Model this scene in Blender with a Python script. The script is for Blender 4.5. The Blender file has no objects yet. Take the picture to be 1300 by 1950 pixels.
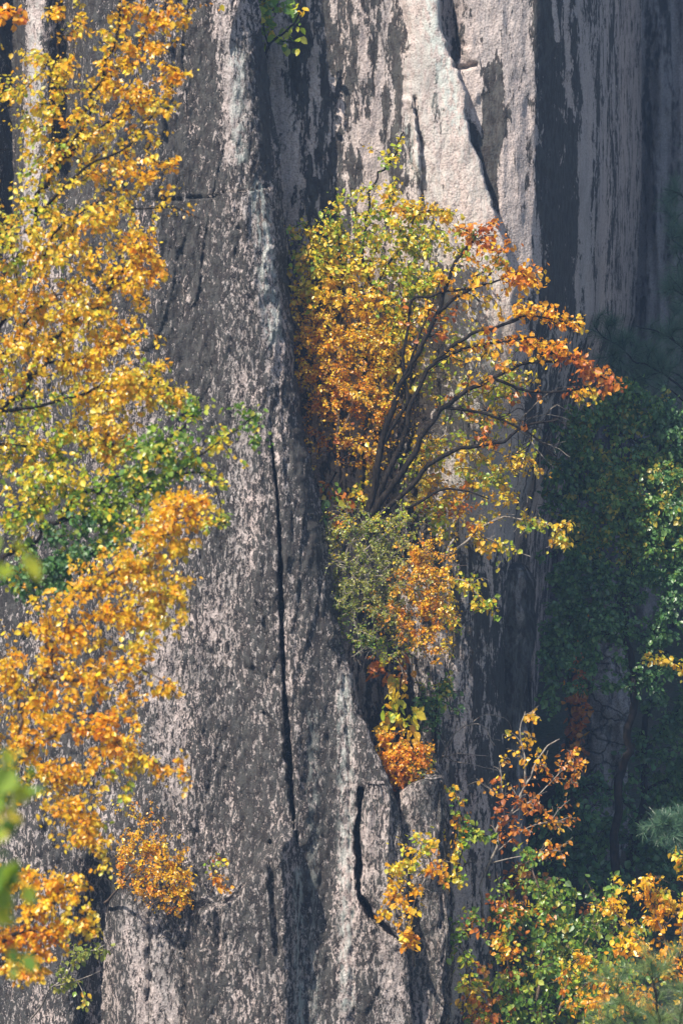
import bpy, math, random
import numpy as np
from mathutils import Vector

scene = bpy.context.scene
C = bpy.context.collection
CZ = 16.0                      # eye height above the valley floor
S = 160.0                      # photo pixels per metre at 40 m

def P(u, v, Y):
    k = Y / 40.0 / S
    return np.array([(u - 650.0) * k, Y, CZ + (975.0 - v) * k])

# ------------------------------------------------------------------ noise
_rt = np.random.default_rng(7).random((256, 256))
def vnoise(x, y):
    xi = np.floor(x).astype(int); yi = np.floor(y).astype(int)
    fx = x - xi; fy = y - yi
    fx = fx * fx * (3 - 2 * fx); fy = fy * fy * (3 - 2 * fy)
    a = _rt[xi & 255, yi & 255]; b = _rt[(xi + 1) & 255, yi & 255]
    c = _rt[xi & 255, (yi + 1) & 255]; d = _rt[(xi + 1) & 255, (yi + 1) & 255]
    return (a * (1 - fx) + b * fx) * (1 - fy) + (c * (1 - fx) + d * fx) * fy - 0.5
def fbm(x, y, o=4, g=0.5):
    s = 0; a = 1
    for i in range(o):
        s = s + a * vnoise(x * 2 ** i + 17.3 * i, y * 2 ** i + 5.1 * i); a *= g
    return s
def sstep(a, b, x):
    t = np.clip((x - a) / (b - a), 0, 1)
    return t * t * (3 - 2 * t)
def segdist(U, V, poly):
    best = np.full(U.shape, 1e9)
    for (x0, y0), (x1, y1) in zip(poly[:-1], poly[1:]):
        dx, dy = x1 - x0, y1 - y0
        t = np.clip(((U - x0) * dx + (V - y0) * dy) / (dx * dx + dy * dy), 0, 1)
        best = np.minimum(best, np.hypot(U - x0 - t * dx, V - y0 - t * dy))
    return best
def polysd(U, V, poly):
    d = segdist(U, V, poly + [poly[0]])
    ins = np.zeros(U.shape, bool)
    n = len(poly)
    for i in range(n):
        x0, y0 = poly[i]; x1, y1 = poly[(i + 1) % n]
        if y0 == y1: continue
        c = ((y0 > V) != (y1 > V)) & (U < (x1 - x0) * (V - y0) / (y1 - y0) + x0)
        ins ^= c
    return np.where(ins, d, -d)

# ------------------------------------------------------------------ object helpers
def mesh_np(name, verts, faces, mat, parent=None, smooth=True, attrs=None, loc=None):
    """verts (n,3); faces: list of int arrays (m,k)"""
    me = bpy.data.meshes.new(name)
    verts = np.asarray(verts, np.float32)
    if loc is not None: verts = verts - np.asarray(loc, np.float32)
    me.vertices.add(len(verts)); me.vertices.foreach_set('co', verts.ravel())
    fl = [f for f in faces if len(f)]
    nl = sum(f.size for f in fl); nf = sum(len(f) for f in fl)
    me.loops.add(nl); me.polygons.add(nf)
    me.loops.foreach_set('vertex_index', np.concatenate([f.ravel() for f in fl]).astype(np.int32))
    tot = np.concatenate([np.full(len(f), f.shape[1]) for f in fl])
    st = np.concatenate([[0], np.cumsum(tot)[:-1]])
    me.polygons.foreach_set('loop_start', st.astype(np.int32))
    me.polygons.foreach_set('use_smooth', np.full(nf, smooth))
    for k, a in (attrs or {}).items():
        at = me.color_attributes.new(k, 'FLOAT_COLOR', 'POINT')
        if a.shape[1] == 3: a = np.hstack([a, np.ones((len(a), 1))])
        at.data.foreach_set('color', a.astype(np.float32).ravel())
    me.update(calc_edges=True); me.validate()
    me.materials.append(mat)
    o = bpy.data.objects.new(name, me); C.objects.link(o)
    if parent is not None: o.parent = parent
    return o
def tag(o, label=None, cat=None, group=None, kind=None):
    if label: o['label'] = label
    if cat: o['category'] = cat
    if group: o['group'] = group
    if kind: o['kind'] = kind
    return o
def empty(name, loc, label, cat, group=None):
    o = bpy.data.objects.new(name, None); C.objects.link(o)
    o.location = loc; o.empty_display_size = .2
    return tag(o, label, cat, group)
def grid_faces(nr, nc, wrap=False):
    i = np.arange(nr - 1)[:, None]; j = np.arange(nc if wrap else nc - 1)[None, :]
    a = i * nc + j; b = i * nc + (j + 1) % nc
    return np.stack([a, b, b + nc, a + nc], -1).reshape(-1, 4)

# ------------------------------------------------------------------ materials
def new_mat(name):
    m = bpy.data.materials.new(name); m.use_nodes = True
    nt = m.node_tree
    for n in list(nt.nodes): nt.nodes.remove(n)
    out = nt.nodes.new('ShaderNodeOutputMaterial')
    return m, nt, out
class NT:
    def __init__(s, nt): s.nt = nt
    def n(s, t, **kw):
        o = s.nt.nodes.new(t)
        for k, v in kw.items():
            if k.startswith('_'): setattr(o, k[1:], v)
        return o
    def set(s, sock, v):
        if hasattr(v, 'is_output'): s.nt.links.new(v, sock)
        else: sock.default_value = v
    def math(s, op, a, b=None, clamp=False):
        o = s.n('ShaderNodeMath'); o.operation = op; o.use_clamp = clamp
        s.set(o.inputs[0], a)
        if b is not None: s.set(o.inputs[1], b)
        return o.outputs[0]
    def mix(s, f, a, b, blend='MIX'):
        o = s.n('ShaderNodeMix'); o.data_type = 'RGBA'; o.blend_type = blend
        s.set(o.inputs[0], f)
        s.set(o.inputs[6], a if hasattr(a, 'is_output') else (*a, 1))
        s.set(o.inputs[7], b if hasattr(b, 'is_output') else (*b, 1))
        return o.outputs[2]
    def ss(s, x, a, b):
        o = s.n('ShaderNodeMapRange'); o.interpolation_type = 'SMOOTHSTEP'
        s.set(o.inputs[0], x); s.set(o.inputs[1], a); s.set(o.inputs[2], b)
        return o.outputs[0]
    def noise(s, vec, scale, detail=4, rough=.55, dist=0):
        o = s.n('ShaderNodeTexNoise'); s.nt.links.new(vec, o.inputs['Vector'])
        o.inputs['Scale'].default_value = scale; o.inputs['Detail'].default_value = detail
        o.inputs['Roughness'].default_value = rough; o.inputs['Distortion'].default_value = dist
        return o.outputs[0]
    def mapping(s, vec, sc, rot=(0, 0, 0)):
        o = s.n('ShaderNodeMapping'); s.nt.links.new(vec, o.inputs[0])
        o.inputs['Scale'].default_value = sc; o.inputs['Rotation'].default_value = rot
        return o.outputs[0]

def rock_mat(name, light, light2, dark, fleck=9.0, stretch=.3, big=1.6, sharp=.045, bigamt=.5, lean=0.0,
             brown=(.16, .115, .085), pale=(.40, .44, .42), bump=1.0, cracks=None, pk=1.0, ys=.4):
    m, nt, out = new_mat(name); T = NT(nt)
    tc = T.n('ShaderNodeTexCoord').outputs['Object']
    at = T.n('ShaderNodeAttribute'); at.attribute_name = 'mask'
    sep = T.n('ShaderNodeSeparateColor'); nt.links.new(at.outputs['Color'], sep.inputs[0])
    cov, gp, bp = sep.outputs[0], sep.outputs[1], sep.outputs[2]
    v1 = T.mapping(tc, (1, ys, stretch), (0, lean, 0))
    n1 = T.noise(v1, fleck, 6, .7, .6)
    n2 = T.noise(T.mapping(tc, (1, ys, stretch * .6), (0, lean, 0)), big, 4, .6, .3)
    n3 = T.noise(tc, 38, 3, .65)
    n4 = T.noise(T.mapping(tc, (1, ys * 1.5, .45)), fleck * 3.3, 3, .6)
    f = T.math('ADD', T.math('MULTIPLY', T.math('SUBTRACT', n1, .5), 2.5),
               T.math('MULTIPLY', T.math('SUBTRACT', n2, .5), bigamt * 1.6))
    f = T.math('ADD', f, T.math('MULTIPLY', T.math('SUBTRACT', n4, .5), .9))
    f = T.math('ADD', f, T.math('MULTIPLY', T.math('SUBTRACT', cov, .5), pk))
    lich_shade = T.ss(f, -sharp, sharp)
    # bare stone: pinkish to grey with darker grain
    c = T.mix(T.ss(n2, .38, .62), light, light2)
    c = T.mix(T.ss(T.noise(tc, 2.3, 5, .6), .45, .7), c, tuple(x * .72 for x in light2))
    c = T.mix(T.math('MULTIPLY', T.ss(n3, .40, .66), .8), c, tuple(x * .38 for x in light))
    n5 = T.noise(tc, 95, 2, .5)
    c = T.mix(T.math('MULTIPLY', T.ss(n5, .55, .7), .35), c, (.55, .5, .48))
    # brown bands; on the cliff face also painted shadow
    c = T.mix(T.math('MULTIPLY', bp, T.ss(n1, .25, .6)), c, brown)
    # dark lichen crust; on the cliff face its cover also paints light and shade
    dk = T.mix(T.ss(n3, .4, .66), dark, tuple(min(1, x * 1.45) for x in dark))
    dk = T.mix(T.math('MULTIPLY', T.ss(n4, .54, .72), .35), dk, tuple(x * 2.8 for x in dark))
    c = T.mix(T.math('MULTIPLY', lich_shade, .975), c, dk)
    # pale green crust
    pm = T.math('MULTIPLY', gp, T.ss(T.noise(T.mapping(tc, (1, 1, .4)), 16, 4, .65), .42, .58))
    c = T.mix(pm, c, pale)
    h = T.math('ADD', T.math('MULTIPLY', lich_shade, .5), T.math('MULTIPLY', n3, .55))
    h = T.math('ADD', h, T.math('ADD', T.math('MULTIPLY', n1, .9), T.math('MULTIPLY', n4, .6)))
    if cracks:
        vo = T.n('ShaderNodeTexVoronoi'); vo.feature = 'DISTANCE_TO_EDGE'
        nv = T.n('ShaderNodeVectorMath'); nv.operation = 'ADD'
        nn = T.n('ShaderNodeTexNoise'); nn.inputs['Scale'].default_value = 3; nt.links.new(tc, nn.inputs[0])
        ms = T.n('ShaderNodeVectorMath'); ms.operation = 'SCALE'; ms.inputs['Scale'].default_value = .25
        nt.links.new(nn.outputs['Color'], ms.inputs[0])
        nt.links.new(T.mapping(tc, (.55, .55, 1)), nv.inputs[0]); nt.links.new(ms.outputs[0], nv.inputs[1])
        nt.links.new(nv.outputs[0], vo.inputs['Vector']); vo.inputs['Scale'].default_value = cracks
        ck = T.ss(vo.outputs['Distance'], .0, .06)
        c = T.mix(ck, T.mix(.6, c, (.03, .028, .028)), c)
        h = T.math('ADD', h, T.math('MULTIPLY', ck, 1.5))
    b = T.n('ShaderNodeBump'); b.inputs['Strength'].default_value = .85
    b.inputs['Distance'].default_value = .03 * bump; nt.links.new(h, b.inputs['Height'])
    p = T.n('ShaderNodeBsdfPrincipled'); nt.links.new(c, p.inputs['Base Color'])
    p.inputs['Roughness'].default_value = .82; p.inputs['Specular IOR Level'].default_value = .12
    nt.links.new(b.outputs[0], p.inputs['Normal']); nt.links.new(p.outputs[0], out.inputs[0])
    return m

PINK = (.44, .365, .345); GREY = (.31, .28, .275); DARK = (.023, .0205, .0205)
M_but = rock_mat('flecked_granite', PINK, GREY, DARK, fleck=24, stretch=.40, big=2.4, bigamt=.42, sharp=.06, pk=1.1, bump=1.4, lean=-.12)
M_mid = rock_mat('streaked_granite', (.46, .378, .35), (.375, .33, .32), DARK, fleck=10, stretch=.2, big=2.0, bigamt=.5, sharp=.07, pk=1.15, ys=.09, brown=(.12, .10, .10))
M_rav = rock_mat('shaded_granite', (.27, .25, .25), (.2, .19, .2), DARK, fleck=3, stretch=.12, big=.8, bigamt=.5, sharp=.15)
M_blk = rock_mat('blocky_granite', (.27, .25, .25), (.22, .2, .2), (.06, .058, .058), fleck=6, stretch=.6, cracks=3.4)

def leaf_mat(name, trans=.6, gloss=.035, rough=.4):
    m, nt, out = new_mat(name); T = NT(nt)
    at = T.n('ShaderNodeAttribute'); at.attribute_name = 'col'
    tc = T.n('ShaderNodeTexCoord').outputs['Object']
    n = T.noise(tc, 45, 2, .5)
    col = T.mix(T.math('MULTIPLY', T.ss(n, .45, .75), .45), at.outputs['Color'], T.mix(1.0, at.outputs['Color'], (.62, .5, .5), 'MULTIPLY'))
    d = T.n('ShaderNodeBsdfDiffuse'); nt.links.new(col, d.inputs[0])
    t = T.n('ShaderNodeBsdfTranslucent')
    nt.links.new(T.mix(1.0, col, (1, 1, .7), 'MULTIPLY'), t.inputs[0])
    g = T.n('ShaderNodeBsdfGlossy'); g.inputs['Roughness'].default_value = rough
    g.inputs[0].default_value = (1, 1, 1, 1)
    m1 = T.n('ShaderNodeMixShader'); m1.inputs[0].default_value = trans
    nt.links.new(d.outputs[0], m1.inputs[1]); nt.links.new(t.outputs[0], m1.inputs[2])
    m2 = T.n('ShaderNodeMixShader'); m2.inputs[0].default_value = gloss
    nt.links.new(m1.outputs[0], m2.inputs[1]); nt.links.new(g.outputs[0], m2.inputs[2])
    nt.links.new(m2.outputs[0], out.inputs[0])
    return m
M_leaf = leaf_mat('leaf_blades'); M_needle = leaf_mat('needles', .2, .05, .4)
def bark_mat(name, a, b):
    m, nt, out = new_mat(name); T = NT(nt)
    tc = T.n('ShaderNodeTexCoord').outputs['Object']
    n = T.noise(T.mapping(tc, (1, 1, .5)), 30, 4, .6)
    p = T.n('ShaderNodeBsdfPrincipled'); p.inputs['Roughness'].default_value = .9; p.inputs['Specular IOR Level'].default_value = .08
    nt.links.new(T.mix(T.ss(n, .35, .65), a, b), p.inputs['Base Color'])
    bu = T.n('ShaderNodeBump'); bu.inputs['Distance'].default_value = .006
    nt.links.new(n, bu.inputs['Height']); nt.links.new(bu.outputs[0], p.inputs['Normal'])
    nt.links.new(p.outputs[0], out.inputs[0])
    return m
M_bark = bark_mat('dark_bark', (.006, .005, .0045), (.02, .016, .014))
M_bbark = bark_mat('brown_bark', (.06, .042, .032), (.13, .095, .075))
M_pbark = bark_mat('pale_bark', (.10, .085, .075), (.26, .23, .20))
def soil_mat():
    m, nt, out = new_mat('leafy_soil'); T = NT(nt)
    tc = T.n('ShaderNodeTexCoord').outputs['Object']
    a = T.noise(tc, 1.3, 6, .65); b = T.noise(tc, 14, 4, .6)
    c = T.mix(T.ss(a, .4, .6), (.025, .04, .018), (.04, .034, .02))
    c = T.mix(T.math('MULTIPLY', T.ss(b, .52, .7), .6), c, (.09, .055, .02))
    p = T.n('ShaderNodeBsdfPrincipled'); p.inputs['Roughness'].default_value = .95
    nt.links.new(c, p.inputs['Base Color'])
    bu = T.n('ShaderNodeBump'); bu.inputs['Distance'].default_value = .08
    nt.links.new(b, bu.inputs['Height']); nt.links.new(bu.outputs[0], p.inputs['Normal'])
    nt.links.new(p.outputs[0], out.inputs[0])
    return m
M_soil = soil_mat()

# ------------------------------------------------------------------ setting: cliffs
def axis(lo, flo, fhi, hi, step, n_out):
    a = flo - (flo - lo) * np.linspace(1, 0, n_out, endpoint=False) ** 1.6
    b = np.arange(flo, fhi, step)
    c = fhi + (hi - fhi) * np.linspace(0, 1, n_out) ** 1.6
    return np.concatenate([a, b, c])

def paint(U, V, M, strokes, ch):
    for s in strokes:
        if s[0] == 'l':
            _, pts, w, d = s
            M[..., ch] += d * (1 - sstep(w * .5, w * 1.5, segdist(U, V, pts)))
        else:
            _, pts, soft, d = s
            M[..., ch] += d * sstep(-soft, soft, polysd(U, V, pts))

# ---- the main buttress
vr = axis(-1400, -30, 1985, 3530, 4.0, 22)
EV = [-1500, 0, 150, 260, 340, 430, 560, 680, 780, 880, 960, 1060, 1150, 1250, 1300, 1400, 1480, 1600, 1950, 3600]
EU = [455, 478, 500, 517, 524, 529, 537, 553, 572, 590, 601, 615, 628, 654, 670, 704, 738, 775, 785, 800]
def edge_of(v): return np.interp(v, EV, EU)
E = edge_of(vr) + 11 * fbm(vr / 90, vr * 0 + 3.3, 6, .62)
left = axis(-3000, -20, 296, 300, 5.0, 14)[:-14]
fr = np.linspace(0, 1, 150) ** .9
ncs = 22
U = np.zeros((len(vr), len(left) + len(fr) + ncs)); V = np.repeat(vr[:, None], U.shape[1], 1)
U[:, :len(left)] = left
U[:, len(left):len(left) + 150] = 296 + (E[:, None] - 296) * fr
U[:, len(left) + 150:] = E[:, None]
side = np.zeros_like(U); side[:, len(left) + 150:] = np.linspace(.02, 1, ncs) ** 1.3 * 8.0
d_edge = E[:, None] - U
def radius(v): return np.interp(v, [0, 500, 1000, 1250, 1500, 2000], [55, 70, 72, 40, 22, 22])
R = radius(V)
x = np.clip((R - d_edge) / R, 0, 1)
D = R / S * (1 - np.sqrt(np.clip(1 - x * x, 0, 1)))
D += -.22 * sstep(330, 180, U) * 0 + .5 * sstep(260, -100, U)                 # falls back gently to the left
D += -.20 * np.exp(-((U - 455 - (V - 300) * .06) / 60) ** 2)                    # broad rib
lean = (V - 900) / 900
D += -.35 * lean
mx, mz = U / S, V / S
mx = mx + side
amp = np.where(side > 0, .7, 1)
D += amp * (.26 * fbm(mx * .8, mz * .16, 3) + .05 * fbm(mx * 4.2, mz * .8 + 9, 4) + .045 * fbm(mx * 12, mz * 5, 4, .65) - .10 * np.abs(fbm(mx * 1.7 + .12 * mz, mz * .22 + 31, 3)) + .09 * np.floor(3.2 * fbm(mx * 1.1 + .1 * mz + 8, mz * .3 + 3, 3)) * .33)
rag = 1 + .9 * fbm(U / 14, V / 22, 3)
ck = segdist(U + 3 * fbm(U * 0 + 2, V / 40, 4), V, [(518, 840), (527, 940), (534, 1040), (536, 1110), (538, 1200), (541, 1280), (546, 1380), (551, 1450), (556, 1520), (566, 1600)])
cw = rag * np.interp(V[:, 0], [840, 950, 1100, 1300, 1430, 1500, 1600], [1.2, 2.4, 3.6, 3.4, 7, 5, 1.0])[:, None]
D += .42 * (1 - sstep(cw * .55, cw * 1.15, ck))
D += -.07 * sstep(0, 10, U - np.interp(V, [840, 1100, 1400, 1600], [521, 540, 552, 566])) * sstep(800, 900, V) * sstep(1650, 1500, V)
for pts, w, dep in (([(489, 1146), (500, 1170), (512, 1205)], 3.5, .06), ([(505, 1353), (518, 1366), (530, 1392)], 3.5, .08),
                    ([(300, 380), (400, 372), (440, 366), (470, 362), (505, 352)], 1.8, .07), ([(512, 1200), (508, 1320)], 2, .02),
                    ([(285, 1735), (288, 1990)], 4, .10), ([(356, 1790), (352, 1990)], 3, .07), ([(150, 1880), (152, 1990)], 5, .2),
                    ([(650, 1260), (664, 1400), (668, 1600), (672, 1990)], 4, .05)):
    D += dep * (1 - sstep(w * .5 * rag, w * 1.2 * rag, segdist(U + 6 * fbm(V / 30, V * 0 + w, 3), V + 5 * fbm(U / 24, V * 0 + w, 3), pts)))
D += -.06 * sstep(350, 500, U) * (sstep(358, 352, V + (U - 500) * .13) - 1) * -1 * sstep(300, 360, V)   # lip above the level crack
D += .55 * (1 - sstep(4 * rag, 7.5 * rag, segdist(U + 6 * fbm(V / 40, V * 0 + 4, 4), V, [(687, 1506), (684, 1560), (682, 1640), (685, 1700), (705, 1740), (740, 1765), (780, 1800)])))
# stepped ledge low on the face
lu = np.array([350, 380, 430, 470, 500, 540, 565]); lv = np.array([1760, 1704, 1690, 1655, 1610, 1572, 1560])
sd = (V - np.interp(U, lu, lv)) * .8
led = sstep(0, 24, sd + 10 * fbm(U / 30, V / 30, 4)) * sstep(345, 392, U) * sstep(572, 535, U - (V - 1560) * .02)
D += -.55 * led * np.interp(V, [1550, 1950, 2600], [1, .5, .2])
D += .13 * (1 - sstep(3, 9, segdist(U, V, [(518, 1600), (522, 1690), (530, 1800)]))) + .08 * (1 - sstep(3, 8, segdist(U, V, [(418, 1710), (420, 1790)])))
# deep gullies at the far left
D += .55 * np.exp(-((U - 120 - (V - 100) * .05) / 32) ** 2) * sstep(430, 300, V)
D += .45 * np.exp(-((U - 5) / 26) ** 2) * sstep(700, 400, V)
D += .6 * np.exp(-((U - 190) / 38) ** 2) * sstep(1600, 1720, V)
D += .25 * np.exp(-((U - 215) / 40) ** 2) * sstep(1150, 1250, V) * sstep(1600, 1480, V)
mask = np.zeros(U.shape + (3,)); mask[..., 0] = .585; mask[..., 1] = .06
paint(U, V, mask, [
    ('l', [(365, 20), (345, 200), (335, 420), (290, 600), (340, 700)], 55, .11), ('l', [(400, 100), (395, 640)], 30, .08),
    ('l', [(408, -30), (430, 130), (440, 300)], 16, -.22), ('l', [(450, 0), (455, 230)], 25, -.17), ('l', [(492, 60), (503, 200), (508, 330)], 10, .3),
    ('l', [(480, 380), (500, 480), (515, 640), (520, 700)], 20, -.15), ('l', [(440, 560), (455, 900), (450, 1100)], 22, -.12),
    ('l', [(548, 720), (575, 900), (600, 1080)], 14, .2), ('l', [(410, 1120), (420, 1240)], 25, -.10),
    ('l', [(440, 1430), (450, 1600)], 60, .05), ('l', [(480, 1500), (510, 1560)], 40, .05), ('l', [(590, 1200), (600, 1700)], 30, .06),
    ('l', [(655, 1280), (662, 1500), (660, 1950)], 14, -.16), ('l', [(270, 1750), (310, 1950)], 40, -.22),
    ('l', [(190, 0), (200, 500)], 80, .1), ('l', [(240, 700), (250, 1200)], 60, -.06), ('l', [(55, -20), (50, 480)], 16, -.35), ('l', [(5, 0), (5, 420)], 22, .25),
    ('l', [(300, 1150), (330, 1500)], 30, -.14), ('l', [(560, 1750), (590, 1950)], 30, -.06), ('l', [(735, 1560), (745, 1960)], 20, -.2)], 0)
paint(U, V, mask, [('l', [(490, 360), (505, 480), (520, 640)], 16, .55), ('l', [(450, 100), (455, 300)], 14, .45), ('l', [(568, 1650), (572, 1950)], 8, .5),
                   ('l', [(655, 1300), (660, 1900)], 14, .45), ('l', [(60, 0), (55, 400)], 14, .25), ('l', [(595, 1350), (600, 1950)], 10, .2)], 1)
paint(U, V, mask, [('l', [(120, 0), (140, 330)], 26, .9), ('l', [(380, 1780), (390, 1950)], 40, .5), ('l', [(495, 370), (498, 440)], 7, .8), ('l', [(225, 450), (230, 1000)], 40, .2)], 2)
X = (U - 650) / S; Z = CZ + (975 - V) / S
X = X + np.where(side > 0, .25 * fbm(side * .8, mz * .3, 4) + .04 * fbm(side * 5, mz * 1.2, 3), 0) - side * .03
Yc = 40 + D + side
vts = np.stack([X, Yc, Z], -1).reshape(-1, 3)
tag(mesh_np('cliff_buttress', vts, [grid_faces(*U.shape)], M_but, attrs={'mask': mask.reshape(-1, 3)}), kind='structure')
BUT = (vr, U.copy(), Yc.copy())

# ---- the cliff behind it
vr2 = axis(-1300, -30, 1985, 3000, 4.0, 18)
ur2 = axis(250, 470, 1240, 1290, 3.5, 14)
U, V = np.meshgrid(ur2, vr2)
shift = np.interp(V, [-300, 0, 350, 600, 800, 1000, 1200, 2000], [-2, -2, -4, -14, -70, -130, -145, -150])
uq = np.where(U > 700, 700 + (U - 700) * (400 / (400 + shift)), U)
Yb = np.interp(uq, [250, 480, 570, 700, 770, 900, 960, 1020, 1060, 1100, 1140, 1180, 1215, 1290], [42.2, 41.75, 41.6, 41.6, 41.6, 41.65, 41.75, 42.0, 42.45, 43.5, 45.9, 51.0, 59, 69])
Yb = Yb + .7 * sstep(650, 850, V) * sstep(830, 700, U)
D = np.zeros_like(U); mx, mz = U / S * 1.03, V / S * 1.03
wk = 1 + .5 * sstep(980, 1120, U)
D += wk * (.26 * fbm(mx * .7 + 4, mz * .12, 3) + .05 * fbm(mx * 3.6, mz * .4 + 5, 4) + .03 * fbm(mx * 13, mz * 4, 4, .6))
jag = 12 * fbm(V / 45, V * 0 + 21, 5, .6)
sl = jag + np.interp(V, [-200, 0, 150, 300, 380, 700, 1000], [772, 771, 772, 786, 808, 850, 900])
sr = jag * -.8 + np.interp(V, [-200, 0, 100, 180, 260, 350, 420, 520, 1000], [815, 834, 856, 884, 896, 922, 946, 975, 1010])
inside = sstep(-3, 6, U - sl) * sstep(5, -4, U - sr) * sstep(900, 560, V)
cen = (U - sl) / np.maximum(sr - sl, 1)
D += -inside * (.10 + .18 * np.clip(cen, 0, 1))
D += .22 * np.exp(-((U - (sr + 16)) / 18) ** 2) * sstep(190, 60, V) + .03 * np.exp(-((U - sr - 4) / 6) ** 2) * sstep(520, 420, V)
D += .13 * (1 - sstep(1.2, 4, segdist(U + 7 * fbm(V / 30, V * 0 + 6, 3), V, [(788, 185), (796, 240), (803, 300), (806, 380)])))
D += -.14 * sstep(-4, 5, polysd(U, V, [(760, 180), (786, 190), (802, 300), (804, 400), (760, 400), (750, 300)]))
D += .12 * (1 - sstep(2, 6, segdist(U, V, [(866, 128), (905, 120)])))
D += -.05 * sstep(-6, 10, polysd(U, V, [(872, 128), (910, 122), (930, 170), (900, 200), (885, 170)]))
D += -.08 * np.exp(-((U - 660) / 60) ** 2)
mask = np.zeros(U.shape + (3,)); mask[..., 0] = .5; mask[..., 1] = .06
slab = np.clip(inside, 0, 1)
paint(U, V, mask, [
    ('p', [(572, -60), (768, -60), (772, 120), (752, 260), (690, 330), (700, 420), (640, 600), (575, 600)], 26.4, 0.136),
    ('l', [(672, -30), (690, 60), (695, 140)], 10, -.32), ('l', [(735, -30), (728, 100), (712, 260), (715, 380)], 9, -.36), ('l', [(690, 250), (720, 340), (700, 420)], 22, -.30),
    ('l', [(600, 90), (595, 210), (605, 330)], 8, -.28), ('l', [(640, 200), (655, 330)], 14, -.2), ('l', [(752, 60), (757, 160)], 7, .3), ('l', [(512, 60), (540, 420)], 24, -.22),  # last stroke clears lichen for the buttress shadow painted into the colour
    ('p', [(885, -60), (1012, -60), (1024, 130), (1022, 260), (1030, 520), (960, 640), (925, 420), (900, 220), (885, 120)], 22.0, -0.272),
    ('p', [(925, 130), (945, 98), (958, 120), (961, 185), (940, 190), (928, 165)], 11.0, 0.6),
    ('p', [(918, 180), (950, 178), (968, 215), (969, 250), (950, 300), (940, 395), (920, 340), (893, 260), (900, 235), (920, 260)], 13.2, 0.6),  # dark stain beside the slab, with the slab's shade painted in
    ('p', [(1006, 178), (1012, 195), (1008, 215), (1002, 195)], 6.6, 0.48), ('p', [(1003, 330), (1010, 345), (1006, 370), (998, 360)], 6.6, 0.48), ('p', [(1000, 262), (1008, 300), (1000, 310)], 8.8, 0.4),
    ('p', [(1010, -60), (1048, -60), (1060, 60), (1066, 120), (1028, 140), (1016, 70)], 15.4, 0.44),
    ('p', [(1024, 140), (1070, 120), (1096, 240), (1102, 460), (1086, 620), (1040, 620), (1030, 460), (1018, 330), (1003, 262), (1022, 265)], 15.4, .36),
    ('p', [(1065, -60), (1130, -60), (1125, 120), (1105, 260), (1085, 200), (1072, 80)], 17.6, .1), ('l', [(1052, 0), (1060, 75)], 5, -.7), ('l', [(1132, 60), (1110, 250), (1115, 400), (1100, 560)], 10, -.2),
    ('l', [(1160, -60), (1165, 500)], 22, .02), ('l', [(1195, -60), (1190, 600)], 22, -.12), ('l', [(1095, -60), (1118, 180), (1112, 420), (1125, 640)], 9, -.3), ('l', [(1150, -60), (1148, 300), (1140, 600)], 7, -.25), ('l', [(1076, 0), (1084, 200)], 4, -.3), ('l', [(830, 430), (880, 700), (880, 940)], 80, -.34), ('l', [(1000, 700), (960, 1000)], 60, -.05),  # broad stroke behind the spreading tree paints sunlit rock as thinner lichen
    ('p', [(880, 1040), (1000, 1040), (1010, 1500), (880, 1500)], 66.0, 0.144)], 0)  # shade on the lower wall, painted in as heavier dark cover
mask[..., 0] = mask[..., 0] * (1 - slab) + slab * (.17 + .1 * fbm(U / 25, V / 70, 3))
paint(U, V, mask, [('l', [(812, 0), (840, 120), (868, 240)], 18, .5), ('l', [(770, 230), (790, 330)], 14, .3), ('l', [(880, 600), (900, 900)], 60, .2)], 1)
mask[..., 1] += .2 * slab
paint(U, V, mask, [('p', [(838, -60), (880, -60), (882, 120), (866, 130), (850, 80)], 11.0, 0.8), ('l', [(520, 100), (545, 420)], 22, .35), ('p', [(1024, 140), (1070, 120), (1096, 240), (1102, 460), (1086, 620), (1030, 460)], 19.8, 0.32)], 2)  # painted: stain plus shade by the slab, buttress shadow strip, then a real stain
Y = Yb; k = Y / 40 / S
vts = np.stack([(U - 650) * k, Yb + D, CZ + (975 - V) * k], -1).reshape(-1, 3)
tag(mesh_np('cliff_face', vts, [grid_faces(*U.shape)], M_mid, attrs={'mask': np.clip(mask, -.5, 1.6).reshape(-1, 3)}), kind='structure')

# ---- the back of the ravine, in the shade of the cliff
zr = np.linspace(-1, 32, 170); xr = np.concatenate([np.linspace(2.5, 9.5, 180), np.linspace(9.7, 50, 40)])
XX, ZZ = np.meshgrid(xr, zr)
YY = 61 + .25 * (XX - 5) * 0 - .35 * np.clip(XX - 6, 0, 60) + 1.3 * fbm(XX * .9 + 2, ZZ * .05, 4) + .35 * fbm(XX * 4, ZZ * .25, 4) + .1 * fbm(XX * 12, ZZ * 2, 3) - .12 * (ZZ - CZ) * 0
mask = np.zeros(XX.shape + (3,)); mask[..., 0] = .5 + .5 * fbm(XX * 1.4, ZZ * .05 + 3, 3)
tag(mesh_np('ravine_wall', np.stack([XX, YY, ZZ], -1).reshape(-1, 3), [grid_faces(*XX.shape)], M_rav, attrs={'mask': mask.reshape(-1, 3)}), kind='structure')

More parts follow.
